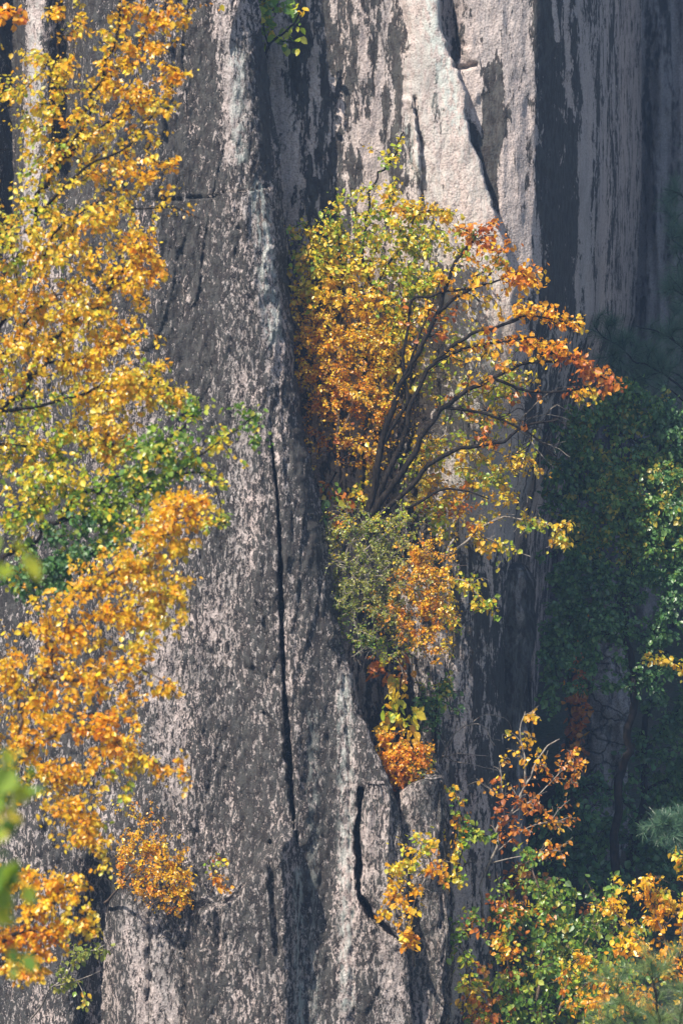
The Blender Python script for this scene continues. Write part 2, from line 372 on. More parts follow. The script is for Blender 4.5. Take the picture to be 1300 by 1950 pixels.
# ---- ground: valley floor rising into the ravine
gx = np.concatenate([np.linspace(-110, -16, 20), np.linspace(-14, 14, 110), np.linspace(16, 110, 20)])
gy = np.concatenate([np.linspace(-60, 18, 20), np.linspace(20, 66, 120), np.linspace(70, 110, 10)])
GX, GY = np.meshgrid(gx, gy)
GZ = np.interp(GY, [-60, 15, 25, 36, 42, 50, 60, 110], [0, 0, 2.5, 6.2, 8.8, 11.2, 13.6, 20])
GZ = GZ * sstep(-9, 1, GX) * 1.0 + .5 * fbm(GX * .5, GY * .5, 4)
GZ = np.maximum(GZ, 9.4 * np.exp(-((GX + 6.5) / 5) ** 2 - ((GY - 29.5) / 5) ** 2) + .5 * fbm(GX * .6, GY * .6, 4))
GZ = np.maximum(GZ, -.6)
tag(mesh_np('ground', np.stack([GX, GY, GZ], -1).reshape(-1, 3), [grid_faces(*GX.shape)], M_soil), kind='structure')

# ---- free-standing rocks: front outline by rows, rounded section with real thickness
def rock_column(name, rows, Y, thick, mat, label=None, cat=None, kind=None, exp=.55, cov=.5, pale=.1, brown=0., seed=0, rough=.06, top=14, tilt=0.0):
    rows = np.array(rows, float)
    vv = np.arange(rows[0, 0], rows[-1, 0] + 1, 5.0)
    L = np.interp(vv, rows[:, 0], rows[:, 1]) + 3 * fbm(vv / 30, vv * 0 + seed, 4); Rr = np.interp(vv, rows[:, 0], rows[:, 2]) + 3 * fbm(vv / 30, vv * 0 + seed + 9, 4)
    n = 72
    th = np.linspace(0, 2 * math.pi, n, endpoint=False)
    cx = np.sign(np.cos(th)) * np.abs(np.cos(th)) ** exp; cy = np.sign(np.sin(th)) * np.abs(np.sin(th)) ** exp
    cap = np.linspace(0, 1, 8)
    rowsV = np.concatenate([vv[0] - top * np.sin(np.linspace(math.pi / 2, 0, 8)), vv])
    sc = np.concatenate([np.cos(np.linspace(math.pi / 2, 0, 8)), np.ones(len(vv))])
    sc = np.maximum(sc, .02) ** .6
    Lx = np.concatenate([np.full(8, L[0]), L]); Rx = np.concatenate([np.full(8, Rr[0]), Rr])
    mid = (Lx + Rx) / 2; hw = (Rx - Lx) / 2 * sc
    k = Y / 40 / S
    UU = mid[:, None] + hw[:, None] * cx
    VV = np.repeat(rowsV[:, None], n, 1)
    YY = Y + thick / 2 + thick / 2 * sc[:, None] * cy + tilt * (VV - rowsV[0]) / 100
    an = np.repeat(th[None], len(rowsV), 0)
    nz = rough * (2.2 * fbm(np.cos(an) * 2 + seed + 40, VV / 160 + np.sin(an) * 2, 4) + .6 * fbm(np.cos(an) * 9 + seed + 40, VV / 50 + np.sin(an) * 9, 3))
    x = (UU - 650) * k + nz * np.cos(an) * sc[:, None]; y = YY + nz * np.sin(an) * 1.6; z = CZ + (975 - VV) * k
    mk = np.zeros(UU.shape + (3,)); mk[..., 0] = cov; mk[..., 1] = pale; mk[..., 2] = brown
    base = np.array([x[-1].mean(), y[-1].mean(), z[-1].mean()])
    o = mesh_np(name, np.stack([x, y, z], -1).reshape(-1, 3), [grid_faces(*UU.shape, wrap=True), np.arange(n)[None], (np.arange(n)[::-1] + (len(rowsV) - 1) * n)[None]],
                mat, attrs={'mask': mk.reshape(-1, 3)}, loc=base)
    o.location = base
    return tag(o, label, cat, None, kind)

rock_column('rock_pillar', [(1484, 800, 842), (1492, 775, 848), (1508, 752, 850), (1540, 744, 850), (1600, 746, 851), (1800, 765, 853), (2000, 770, 850), (2700, 700, 860)], 39.95, 3.2, M_but,
            'square-topped granite pillar with a sharp right edge beside the flake', 'rock', exp=.26, cov=.52, brown=.3, seed=3, rough=.1, top=8)
rock_column('rock_flake', [(1494, 706, 728), (1508, 696, 738), (1530, 690, 744), (1600, 689, 750), (1690, 690, 752), (1722, 700, 752), (1745, 722, 760), (1790, 758, 778)], 39.55, 1.3, M_but,
            'detached granite flake with a black slit down its left side', 'rock', exp=.55, cov=.5, seed=8, rough=.05, top=9)
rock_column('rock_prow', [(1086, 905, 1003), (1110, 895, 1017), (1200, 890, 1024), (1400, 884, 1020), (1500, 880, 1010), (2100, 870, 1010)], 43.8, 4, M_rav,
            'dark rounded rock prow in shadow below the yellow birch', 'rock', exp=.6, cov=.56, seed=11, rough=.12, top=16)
rock_column('rock_outcrop', [(1130, 1112, 1150), (1200, 1104, 1180), (1330, 1100, 1196), (1520, 1096, 1200), (1700, 1080, 1220)], 49.2, 3, M_blk,
            'pale blocky cracked outcrop half hidden behind shaded tree trunks', 'rock', exp=.5, cov=.3, seed=15, rough=.12, top=20)
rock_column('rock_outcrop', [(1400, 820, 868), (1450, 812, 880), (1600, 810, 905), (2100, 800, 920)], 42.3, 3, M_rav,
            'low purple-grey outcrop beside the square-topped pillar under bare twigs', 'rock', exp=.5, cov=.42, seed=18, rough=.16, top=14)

# ------------------------------------------------------------------ plants
PAL = {
 'gold': [(.88, .62, .03), (.87, .55, .025), (.84, .44, .02), (.85, .68, .05), (.60, .56, .06)],
 'amber': [(.88, .56, .02), (.87, .49, .015), (.83, .38, .012), (.88, .64, .03)],
 'orange': [(.87, .45, .017), (.85, .38, .013), (.80, .29, .012), (.88, .55, .02)],
 'rust': [(.56, .18, .02), (.66, .26, .022), (.46, .13, .016), (.76, .36, .03)],
 'yg': [(.62, .60, .04), (.42, .54, .04), (.80, .62, .04), (.26, .42, .035), (.82, .54, .03)],
 'green': [(.14, .29, .035), (.20, .35, .04), (.29, .42, .05), (.10, .21, .03), (.46, .48, .05)],
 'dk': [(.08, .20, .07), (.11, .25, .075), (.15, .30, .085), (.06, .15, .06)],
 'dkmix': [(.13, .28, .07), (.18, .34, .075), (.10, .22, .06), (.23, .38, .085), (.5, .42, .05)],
 'olive': [(.28, .32, .05), (.18, .25, .04), (.44, .42, .08), (.34, .38, .06)],
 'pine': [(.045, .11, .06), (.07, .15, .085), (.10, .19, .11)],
 'pinelight': [(.08, .17, .05), (.13, .22, .06), (.22, .28, .08)],
}
LEAF_V = np.array([(0, 0, 0), (0, .45, -.05), (0, 1, .02), (-.30, .28, .07), (-.27, .62, .06), (.30, .28, .07), (.27, .62, .06)])
LEAF_F3 = np.array([(0, 1, 3), (0, 5, 1)]); LEAF_F4 = np.array([(1, 2, 4, 3), (1, 5, 6, 2)])
NEED_V = np.array([(-.012, 0, 0), (.012, 0, 0), (.004, 1, 0), (-.004, 1, 0)])

def unit(a): return a / np.maximum(np.linalg.norm(a, axis=-1, keepdims=True), 1e-9)
def leaf_mesh(pos, axis_, nrm, size, col, width=1.0):
    y = unit(axis_); x = unit(np.cross(y, nrm)); z = np.cross(x, y)
    T = LEAF_V * np.array([width, 1, 1])
    curl = np.random.default_rng(len(pos)).uniform(-.22, .05, len(pos))
    lv = np.repeat(T[None], len(pos), 0); lv[:, :, 2] += curl[:, None] * T[None, :, 1] ** 2
    v = pos[:, None] + size[:, None, None] * (lv[..., :1] * x[:, None] + lv[..., 1:2] * y[:, None] + lv[..., 2:] * z[:, None])
    off = (np.arange(len(pos)) * 7)[:, None, None]
    return v.reshape(-1, 3), [(LEAF_F3[None] + off).reshape(-1, 3), (LEAF_F4[None] + off).reshape(-1, 4)], np.repeat(col, 7, 0)
def needle_mesh(pos, axis_, size, col, thick=1.0):
    y = unit(axis_); rn = np.random.default_rng(len(pos)).normal(size=pos.shape); x = unit(np.cross(y, rn))
    T = NEED_V * np.array([thick, 1, 1])
    v = pos[:, None] + size[:, None, None] * (T[None, :, :1] * x[:, None] + T[None, :, 1:2] * y[:, None])
    f = np.arange(len(pos) * 4).reshape(-1, 4)
    return v.reshape(-1, 3), [f], np.repeat(col, 4, 0)

def catmull(p, n):
    p = np.asarray(p, float)
    if len(p) == 2: return p[0] + (p[1] - p[0]) * np.linspace(0, 1, n)[:, None]
    q = np.vstack([2 * p[0] - p[1], p, 2 * p[-1] - p[-2]])
    t = np.linspace(0, len(p) - 1 - 1e-6, n); i = t.astype(int); f = (t - i)[:, None]
    a, b, c, d = q[i], q[i + 1], q[i + 2], q[i + 3]
    return .5 * (2 * b + (c - a) * f + (2 * a - 5 * b + 4 * c - d) * f ** 2 + (3 * b - a - 3 * c + d) * f ** 3)
def tubes(chains, sides=5):
    VV, FF, o = [], [], 0
    th = np.linspace(0, 2 * math.pi, sides, endpoint=False); cs, sn = np.cos(th)[None, :, None], np.sin(th)[None, :, None]
    for pts, r in chains:
        if len(pts) < 2: continue
        t = np.gradient(pts, axis=0); t = unit(t)
        ref = np.array([0.3, .9, .2]) if abs(t[:, 1]).mean() < .8 else np.array([1., 0, 0])
        a = unit(np.cross(t, ref)); b = np.cross(t, a)
        VV.append((pts[:, None] + r[:, None, None] * (a[:, None] * cs + b[:, None] * sn)).reshape(-1, 3))
        FF.append(grid_faces(len(pts), sides, wrap=True) + o); o += len(pts) * sides
    return np.concatenate(VV), [np.concatenate(FF)]

def plant(name, label, cat, Y, limbs, blobs, leaf=.085, seed=1, group=None, per=7, droop=.55, bark=None, r_tip=.0021, needles=False,
          depth=.8, width=1.25, fill=1.0, step=.08, maxr=1.0, limb_name='limb', twig_name='twigs', foliage='crown', bare=0, jit=1.0, pw=.36, leaf_m=None, tuft=34, wobble=1.0):
    rng = np.random.default_rng(seed)
    bark = bark or M_bark
    pos = np.zeros((60000, 3)); par = np.full(60000, -1); rad0 = np.zeros(60000); n = 0
    chains = []
    def add(parent, pts, radii=None):
        nonlocal n
        idx = np.arange(n, n + len(pts)); pos[idx] = pts
        par[idx[0]] = parent; par[idx[1:]] = idx[:-1]
        if radii is not None: rad0[idx] = radii
        n += len(pts); chains.append((parent, idx)); return idx
    kY = Y / 40 / S
    nl = 0
    for lb in limbs:
        r0, r1, pts = lb[0], lb[1], lb[2]
        p3 = np.array([P(q[0], q[1], Y + (q[2] if len(q) > 2 else 0)) for q in pts])
        Ln = np.linalg.norm(np.diff(p3, axis=0), axis=1).sum(); m = max(4, int(Ln / step))
        c = catmull(p3, m); tt = np.linspace(0, 1, m)
        wob = np.stack([fbm(tt * Ln * 3.4 + seed * 3.1 + nl, tt * 0 + 11 * i, 3) for i in range(3)], 1) * min(.11, Ln * .034) * wobble * np.sin(tt * math.pi)[:, None] ** .5
        c = c + wob
        pr = -1
        if nl > 0:
            dd = np.linalg.norm(pos[:n] - c[0], axis=1); pr = int(dd.argmin())
            if dd[pr] < .8: c = c + (pos[pr] - c[0]) * (1 - tt[:, None]) ** 3
        r = (r0 + (r1 - r0) * tt ** .8) * kY * .48
        r = r * (1 + .12 * fbm(tt * Ln * 5, tt * 0 + nl, 2))
        add(pr, c, r); nl += 1
    # twig tips scattered through the crown masses
    ends, pals = [], []
    for bl in blobs:
        u, v, ru, rv, cov, pal = bl[:6]; dy = bl[6] if len(bl) > 6 else 0
        area = math.pi * ru * rv * kY * kY
        nleaf = 2.9 * fill * cov * area / (.42 * leaf * leaf * width)
        if needles: nleaf = 3.0 * fill * cov * area / (leaf * leaf * .5) * per
        k = max(1, int(round(nleaf / per)))
        q = rng.normal(size=(k, 3)) * .56; q = q / np.maximum(1, np.linalg.norm(q, axis=1, keepdims=True) / 1.65)
        yd = (ru + rv) / 2 * kY * depth
        c = P(u, v, Y + dy)
        ends.append(c + q * np.array([ru * kY, yd, rv * kY])); pals += [pal] * k
    lv = []
    if ends:
        ends = np.concatenate(ends); pals = np.array(pals, dtype=object)
        cen = np.array([P(b[0], b[1], Y) for b in blobs if b[5] != 'bare']); cp = [b[5] for b in blobs if b[5] != 'bare']
        for i in range(len(ends)):
            if pals[i] != 'bare' and rng.random() < .4:
                o = np.argsort(np.hypot(cen[:, 0] - ends[i, 0], cen[:, 2] - ends[i, 2]))
                pals[i] = cp[o[min(len(o) - 1, int(rng.integers(3)))]]
        n0 = n
        d0 = np.array([np.min(np.linalg.norm(pos[:n0] - e, axis=1)) for e in ends])
        for ei in np.argsort(d0):
            p = ends[ei]
            d = np.linalg.norm(pos[:n] - p, axis=1); s = int(d.argmin()); L = d[s]
            back = L * rng.uniform(.3, .9); 
            while par[s] >= 0 and back > 0:
                back -= np.linalg.norm(pos[s] - pos[par[s]]); s = par[s]
            L = np.linalg.norm(pos[s] - p)
            if L < .03: p = p + rng.normal(size=3) * .06; L = np.linalg.norm(pos[s] - p)
            pd = pos[s] - pos[par[s]] if par[s] >= 0 else p - pos[s]
            pd = pd / max(np.linalg.norm(pd), 1e-6)
            ctrl = pos[s] + pd * L * .45 + rng.normal(size=3) * L * .08 + np.array([0, 0, .08 * L])
            m = max(4, int(L / step) + 1); t = np.linspace(0, 1, m)[:, None]
            c = pos[s] * (1 - t) ** 2 + 2 * ctrl * t * (1 - t) + p * t * t
            c = c + rng.normal(size=c.shape) * min(.012, L * .02) * (t > 0) * (t < 1)
            if n + m > 59000: break
            add(s, c[1:])
            if rng.random() < bare or pals[ei] == 'bare': continue
            lt = min(L, leaf * (8 if not needles else 2.0))
            lv.append((c, L, lt, pals[ei]))
    cnt = np.zeros(n)
    heads = np.ones(n, bool); heads[par[:n][par[:n] >= 0]] = False
    cnt[heads] = 1
    for i in range(n - 1, -1, -1):
        if par[i] >= 0: cnt[par[i]] += cnt[i]
    r = r_tip * kY * S * np.minimum(cnt, 4000) ** pw
    r = np.minimum(r, maxr * kY)  if maxr else r
    lim = [c for c in chains[:nl]]
    for pr, idx in lim: r[idx] = rad0[idx]
    base = pos[0].copy()
    root = empty(name, base, label, cat, group)
    own = np.zeros(n, int); tw = {}
    for li, (pr, idx) in enumerate(chains):
        k = li if li < nl else own[pr]
        own[idx] = k
        pts = pos[idx]; rr = r[idx]
        if pr >= 0:
            pts = np.vstack([pos[pr], pts]); rr = np.concatenate([[rr[0] if li < nl else min(r[pr], rr[0] * 1.15)], rr])
        tw.setdefault(k, []).append((pts, rr, 8 if li < nl else 4))
    for k, ch in tw.items():
        va, fa = tubes([(p, q) for p, q, sd in ch if sd == 8], 8); tl = [(p, q) for p, q, sd in ch if sd == 4]
        if tl:
            vb, fb = tubes(tl, 4); fa = fa + [fb[0] + len(va)]; va = np.concatenate([va, vb])
        mesh_np(limb_name, va, fa, bark, root, loc=base)
    if not lv: return root
    LP, LA, LN, LS, LC = [], [], [], [], []
    for c, L, lt, pal in lv:
        if needles:
            m = tuft; tpar = 1 - rng.random(m) * lt / L
        else:
            m = max(1, rng.poisson(per)); tpar = 1 - rng.random(m) ** .8 * lt / L
        tpar = np.clip(tpar, 0, 1)
        f = tpar * (len(c) - 1); i = np.minimum(f.astype(int), len(c) - 2); w = (f - i)[:, None]
        q = c[i] * (1 - w) + c[i + 1] * w; td = unit(c[i + 1] - c[i])
        rnd = rng.normal(size=(m, 3))
        if needles:
            ax = unit(td * .9 + unit(rnd) * .9 + np.array([0, 0, .25])); LS.append(leaf * rng.uniform(.7, 1.15, m))
            LN.append(rnd)
        else:
            side_ = unit(np.cross(td, rnd))
            q = q + side_ * leaf * .35 * rng.random((m, 1)) * jit + np.array([0, 0, -.12 * leaf]) + rng.normal(size=(m, 3)) * leaf * .3 * jit
            q = q + rng.normal(size=(m, 3)) * leaf * .45
            ax = unit(td * .35 + side_ * .6 + np.array([0, 0, -1.0]) * droop + rng.normal(size=(m, 3)) * .35)
            LN.append(np.array([.35, -.5, .45]) + rng.normal(size=(m, 3)) * .62)
            LS.append(leaf * np.clip(rng.normal(.97, .33, m), .35, 1.7))
        LP.append(q); LA.append(ax)
        pc = np.array(PAL[pal]); main = pc[rng.integers(len(pc))]
        pick = np.where(rng.random((m, 1)) < .55, main[None], pc[rng.integers(len(pc), size=m)])
        LC.append(np.clip(pick * rng.uniform(.8, 1.15, (m, 1)) * (1 + rng.normal(size=(m, 3)) * .05), .005, .9))
    LP, LA, LN, LS, LC = map(np.concatenate, (LP, LA, LN, LS, LC))
    if needles: vts, fs, col = needle_mesh(LP, LA, LS, LC, width)
    else: vts, fs, col = leaf_mesh(LP, LA, LN, LS, LC, width)
    mesh_np(foliage, vts, fs, leaf_m or (M_needle if needles else M_leaf), root, attrs={'col': col}, loc=base, smooth=False)
    return root

G_, A_, O_, R_, Y_, N_ = 'gold', 'amber', 'orange', 'rust', 'yg', 'green'
GL = 'birches growing out of the left cliff'
# ---- left side, front to back
plant('birch_tree', 'golden birch reaching across the upper left corner of the cliff', 'tree', 30.2,
  [(13, 5, [(-430, 2450, .6), (-330, 1700, .3), (-200, 1050), (-120, 760), (-60, 640), (30, 500), (70, 400), (120, 300), (170, 200), (215, 80), (235, -40)]), (7, 2, [(70, 400), (170, 310, -.2), (250, 270), (340, 150)]),
   (6, 2, [(30, 500), (110, 450), (200, 410), (310, 395), (380, 415)]), (6, 2, [(120, 300), (190, 180, .2), (280, 60), (330, -20)]), (5, 2, [(100, 340), (110, 180), (110, 20), (130, -40)]),
   (5, 2, [(130, 290), (230, 215), (300, 190)])],
  [(110, 20, 35, 25, .8, A_), (150, 45, 40, 30, .7, G_), (265, 22, 62, 30, 1.2, A_), (330, 40, 32, 34, 1.0, A_), (290, 85, 32, 30, 1.0, A_), (230, 95, 42, 30, .9, G_), (215, 150, 48, 30, .8, G_),
   (255, 185, 58, 26, 1.0, A_), (335, 138, 40, 16, 1.1, A_), (295, 208, 40, 25, 1.0, G_), (220, 240, 62, 28, 1.0, G_), (300, 268, 32, 12, .7, G_), (120, 140, 40, 45, .5, G_), (85, 250, 42, 50, .5, Y_),
   (160, 305, 62, 36, .7, G_), (260, 325, 62, 30, 1.2, A_), (322, 305, 36, 16, 1.1, A_), (345, 402, 42, 9, .5, A_), (415, 2, 25, 8, .9, A_), (190, -50, 140, 40, 1.0, A_), (60, 330, 50, 45, .5, G_), (150, 200, 60, 60, .35, G_), (60, 160, 70, 90, .5, G_), (180, 350, 90, 40, .6, G_), (250, 140, 70, 60, .5, A_), (60, 400, 60, 40, .6, Y_), (120, 250, 80, 60, .4, A_), (160, 180, 130, 170, .12, 'bare'), (250, 320, 80, 60, .12, 'bare')],
  seed=1, fill=0.82, group=GL, per=7, bare=.12, leaf=0.041)
plant('birch_tree', 'dense yellow birch filling the left side above the green boughs', 'tree', 29.6,
  [(14, 6, [(-380, 2480, .5), (-280, 1600, .2), (-140, 1050), (-80, 900), (0, 790), (80, 690), (160, 600), (230, 520), (280, 470)]), (8, 3, [(0, 790), (100, 770, -.2), (190, 740), (260, 720), (330, 740)]),
   (8, 3, [(-60, 870), (-10, 640, .2), (60, 520), (120, 430), (200, 380)]), (7, 2, [(-40, 840), (60, 850), (140, 830), (220, 850)]), (6, 2, [(80, 690), (160, 680), (240, 640)]), (5, 2, [(-10, 640), (30, 560), (20, 460)]), (5,2,[(-50,700),(20,640),(110,560),(240,540)])],
  [(100, 430, 90, 35, .9, G_), (200, 412, 60, 30, 1.2, G_), (262, 460, 42, 40, 1.2, A_), (40, 490, 55, 55, .8, Y_), (150, 490, 72, 45, 1.3, G_), (250, 532, 55, 30, 1.3, A_), (290, 515, 28, 22, .9, A_),
   (55, 570, 60, 50, .9, A_), (170, 590, 72, 50, 1.3, G_), (225, 640, 45, 36, 1.1, A_), (60, 660, 60, 40, .9, G_), (150, 690, 62, 42, 1.2, G_), (245, 720, 62, 42, 1.5, G_), (300, 752, 45, 34, 1.4, G_),
   (190, 785, 62, 50, 1.5, G_), (60, 770, 60, 50, .8, Y_), (210, 850, 52, 45, 1.4, G_), (295, 700, 28, 18, .5, Y_), (345, 772, 25, 15, 1.0, G_), (100, 850, 70, 50, 1.0, Y_), (20, 860, 50, 50, .8, G_), (-50, 600, 60, 200, .8, G_), (120, 640, 120, 60, .4, G_), (280, 620, 30, 40, .4, A_), (30, 700, 60, 60, .5, A_), (130, 600, 150, 200, .13, 'bare'), (250, 700, 80, 80, .1, 'bare')],
  seed=2, fill=0.95, group=GL, per=7, bare=.12, leaf=0.041)
plant('broadleaf_tree', 'green-leaved bough with dark shade between the yellow and orange birches', 'tree', 28.9,
  [(12, 5, [(-330, 2400, .4), (-240, 1700), (-120, 1260), (-60, 1130), (20, 1060), (100, 990), (200, 930), (290, 870), (370, 790)]), (7, 2, [(100, 990), (220, 960), (330, 900), (420, 840), (490, 790)]), (7, 2, [(-20, 1090), (60, 1080), (160, 1060), (250, 1010)]),
   (5, 2, [(330, 900), (400, 910), (430, 1000)]), (5, 2, [(20, 1060), (80, 940), (130, 900)])],
  [(372, 775, 30, 25, .8, N_), (300, 850, 60, 40, 1.1, N_), (345, 885, 42, 32, 1.1, N_), (262, 920, 60, 40, 1.2, N_), (200, 962, 60, 42, 1.2, N_), (420, 828, 28, 26, .7, Y_), (470, 790, 45, 18, .7, N_), (492, 842, 26, 18, .6, N_),
   (430, 890, 22, 22, .5, Y_), (100, 930, 82, 60, 1.1, Y_), (40, 1000, 44, 55, .8, Y_), (150, 1040, 72, 50, 1.6, 'dk'), (100, 1095, 52, 42, 1.5, 'dk'), (235, 1005, 55, 40, 1.1, N_), (432, 1000, 16, 16, .6, N_), (405, 985, 20, 25, .6, Y_), (40, 1110, 50, 40, 1.0, 'dk'), (330, 860, 80, 50, .4, Y_), (230, 940, 80, 60, .4, Y_), (380, 850, 110, 80, .12, 'bare')],
  seed=3, fill=1.0, per=7, bare=.1, leaf=0.043)
plant('birch_tree', 'bright orange birch with a slanting brown stem at lower left', 'tree', 27.9,
  [(15, 6, [(-260, 2480, .3), (-150, 1950), (-60, 1640), (0, 1480), (35, 1390), (75, 1280), (110, 1200), (170, 1130), (240, 1080), (320, 1010), (380, 960)]), (8, 3, [(75, 1280), (160, 1290), (240, 1260), (300, 1290), (340, 1330)]),
   (7, 3, [(110, 1200), (200, 1170), (300, 1150)]), (8, 3, [(0, 1480), (70, 1420), (170, 1390), (260, 1440), (330, 1470)]), (7, 3, [(-20, 1520), (80, 1480), (140, 1530), (180, 1620)]), (6, 2, [(35, 1390), (30, 1310), (20, 1260)])],
  [(330, 950, 50, 28, 1.2, A_), (370, 972, 42, 34, 1.1, A_), (300, 1000, 60, 35, 1.3, A_), (345, 1040, 42, 24, 1.1, G_), (250, 1062, 72, 38, 1.4, G_), (300, 1102, 58, 30, 1.4, G_), (210, 1112, 62, 34, 1.4, A_),
   (312, 1162, 46, 34, 1.3, G_), (340, 1130, 22, 15, 1, G_), (240, 1182, 60, 34, 1.1, A_), (80, 1190, 60, 25, .9, A_), (135, 1222, 60, 38, 1.1, A_), (60, 1250, 60, 35, .9, A_), (20, 1295, 38, 36, .9, G_), (160, 1282, 60, 38, 1.0, A_),
   (242, 1270, 34, 40, .9, A_), (230, 1345, 38, 36, 1.1, A_), (312, 1312, 34, 18, 1.1, A_), (100, 1350, 70, 40, .9, A_), (185, 1392, 60, 38, 1.2, O_), (50, 1412, 52, 40, .9, A_), (232, 1422, 44, 38, 1.3, A_), (262, 1452, 34, 28, 1.1, G_),
   (150, 1470, 60, 30, 1.2, A_), (302, 1470, 25, 22, .8, A_), (346, 1462, 13, 32, .9, O_), (90, 1472, 50, 30, 1.0, A_), (140, 1532, 46, 36, 1.0, A_), (172, 1592, 36, 46, 1.1, A_), (190, 1645, 14, 24, .9, G_), (230, 1520, 16, 28, .8, Y_), (20, 1480, 34, 44, .8, Y_), (-50, 1350, 50, 150, .8, A_), (130, 1150, 90, 40, .6, A_), (60, 1340, 60, 60, .5, A_), (270, 1220, 60, 50, .5, G_), (110, 1560, 50, 60, .5, A_), (200, 1150, 150, 120, .12, 'bare'), (180, 1420, 130, 120, .12, 'bare')],
  seed=4, fill=0.92, group=GL, per=7, bare=.12, leaf=0.041, bark=M_bbark)
plant('birch_tree', 'orange birch crown cut off by the bottom left corner', 'tree', 27.5,
  [(12, 5, [(-230, 2560, .2), (-140, 2100), (-80, 1950), (-30, 1850), (30, 1770), (90, 1720), (140, 1690)]), (6, 2, [(30, 1770), (90, 1770), (170, 1765)]), (6, 2, [(-30, 1850), (30, 1830), (80, 1810)]), (5, 2, [(-30, 1850), (0, 1730), (40, 1660)])],
  [(50, 1672, 60, 26, 1.0, A_), (122, 1692, 46, 38, 1.3, A_), (60, 1722, 60, 34, 1.1, A_), (142, 1752, 38, 32, 1.3, G_), (172, 1772, 18, 13, 1.0, G_), (40, 1800, 52, 44, 1.5, O_), (100, 1790, 40, 28, 1.2, O_), (48, 1850, 42, 32, 1.3, A_), (-40, 1750, 50, 100, .8, A_)],
  seed=5, fill=1.05, group=GL, per=7, bare=.12, leaf=0.041)
plant('orange_shrub', 'fine-leaved orange shrub on the cliff right of the lower left birches', 'shrub', 39.3,
  [(6, 2, [(200, 1720, .9), (235, 1680), (270, 1640), (300, 1610)]), (5, 2, [(200, 1720), (270, 1700), (340, 1700)]), (4, 2, [(235, 1680), (300, 1660), (345, 1660)]), (3, 1.5, [(200, 1720), (235, 1600), (250, 1590)])],
  [(268, 1618, 38, 30, 0.98, A_), (312, 1645, 40, 42, 1.05, A_), (342, 1692, 32, 36, 0.98, A_), (290, 1692, 42, 32, 0.52, O_), (240, 1650, 30, 40, 0.38, O_), (335, 1730, 20, 20, 0.30, O_), (290, 1660, 70, 80, .25, 'bare'), (260, 1560, 40, 40, .2, O_)],
  seed=6, bare=.1, leaf=0.032, per=9, bark=M_bbark)
plant('ledge_shrub', 'tiny yellow and red shrub on the stepped ledge', 'shrub', 39.2,
  [(3, 1.2, [(402, 1700, .35), (415, 1670), (425, 1640)]), (3, 1.2, [(402, 1700), (425, 1680), (435, 1670)])],
  [(408, 1632, 16, 9, .8, Y_), (425, 1672, 20, 10, .9, O_), (432, 1690, 10, 8, .8, O_), (400, 1655, 10, 15, .3, R_), (432, 1640, 10, 6, .6, A_)], seed=7, leaf=.045, per=5, bark=M_bbark)
plant('pale_shrub', 'sparse pale green shrub below the orange crown at bottom left', 'shrub', 38.6,
  [(4, 1.5, [(60, 1940, 1), (100, 1880), (150, 1830), (200, 1800)]), (3, 1, [(100, 1880), (140, 1870), (190, 1850)])],
  [(160, 1812, 40, 18, .45, 'olive'), (130, 1842, 30, 16, .5, 'olive'), (195, 1800, 22, 12, .4, 'olive'), (120, 1870, 25, 20, .4, 'olive'), (160, 1900, 12, 30, .3, Y_)], seed=8, leaf=.055, per=6, bark=M_pbark)
plant('leafy_sprig', 'blurred near sprig of green and yellow leaves at the left edge', 'branch', 11,
  [(9, 4, [(-330, 1700), (-160, 1640), (-60, 1600), (0, 1560), (20, 1500)]), (6, 3, [(-160, 1640), (-100, 1300), (-30, 1120), (5, 1060)]), (5, 3, [(-60, 1600), (-20, 1680), (5, 1720)])],
  [(5, 1050, 22, 24, 1.0, Y_), (0, 1510, 32, 50, 1.3, N_), (8, 1600, 34, 45, 1.3, Y_), (0, 1660, 34, 40, 1.5, N_), (-5, 1800, 18, 40, .8, N_), (2, 1740, 14, 30, .8, 'yg')], seed=9, leaf=.065, per=4, depth=1.2, step=.03)
plant('leafy_branch', 'red-orange leafy branch tip in the top left corner', 'branch', 31,
  [(5, 2, [(-420, 2450, .4), (-300, 900), (-220, 200), (-120, 60), (-40, 40), (10, 25), (40, 22)])], [(15, 18, 34, 14, 1.3, O_), (35, 30, 16, 8, .9, R_), (-40, 30, 40, 20, 1.0, O_)], seed=10, leaf=0.055, per=6)
plant('leafy_branch', 'yellow-green leafy branch hanging at the top beside the buttress edge', 'branch', 41.0,
  [(7, 3, [(478, 150, .8), (500, 105), (525, 75), (560, 40), (575, -20)]), (4, 2, [(525, 75), (560, 80), (575, 78)]), (4, 2, [(510, 95), (500, 40), (505, -20)])],
  [(500, 10, 22, 34, 1.0, Y_), (525, 15, 24, 26, .9, N_), (555, 8, 26, 14, .8, Y_), (548, 62, 30, 10, .9, Y_), (568, 78, 14, 12, .9, N_), (505, 55, 14, 18, .6, Y_)], seed=12, leaf=.1, per=6)

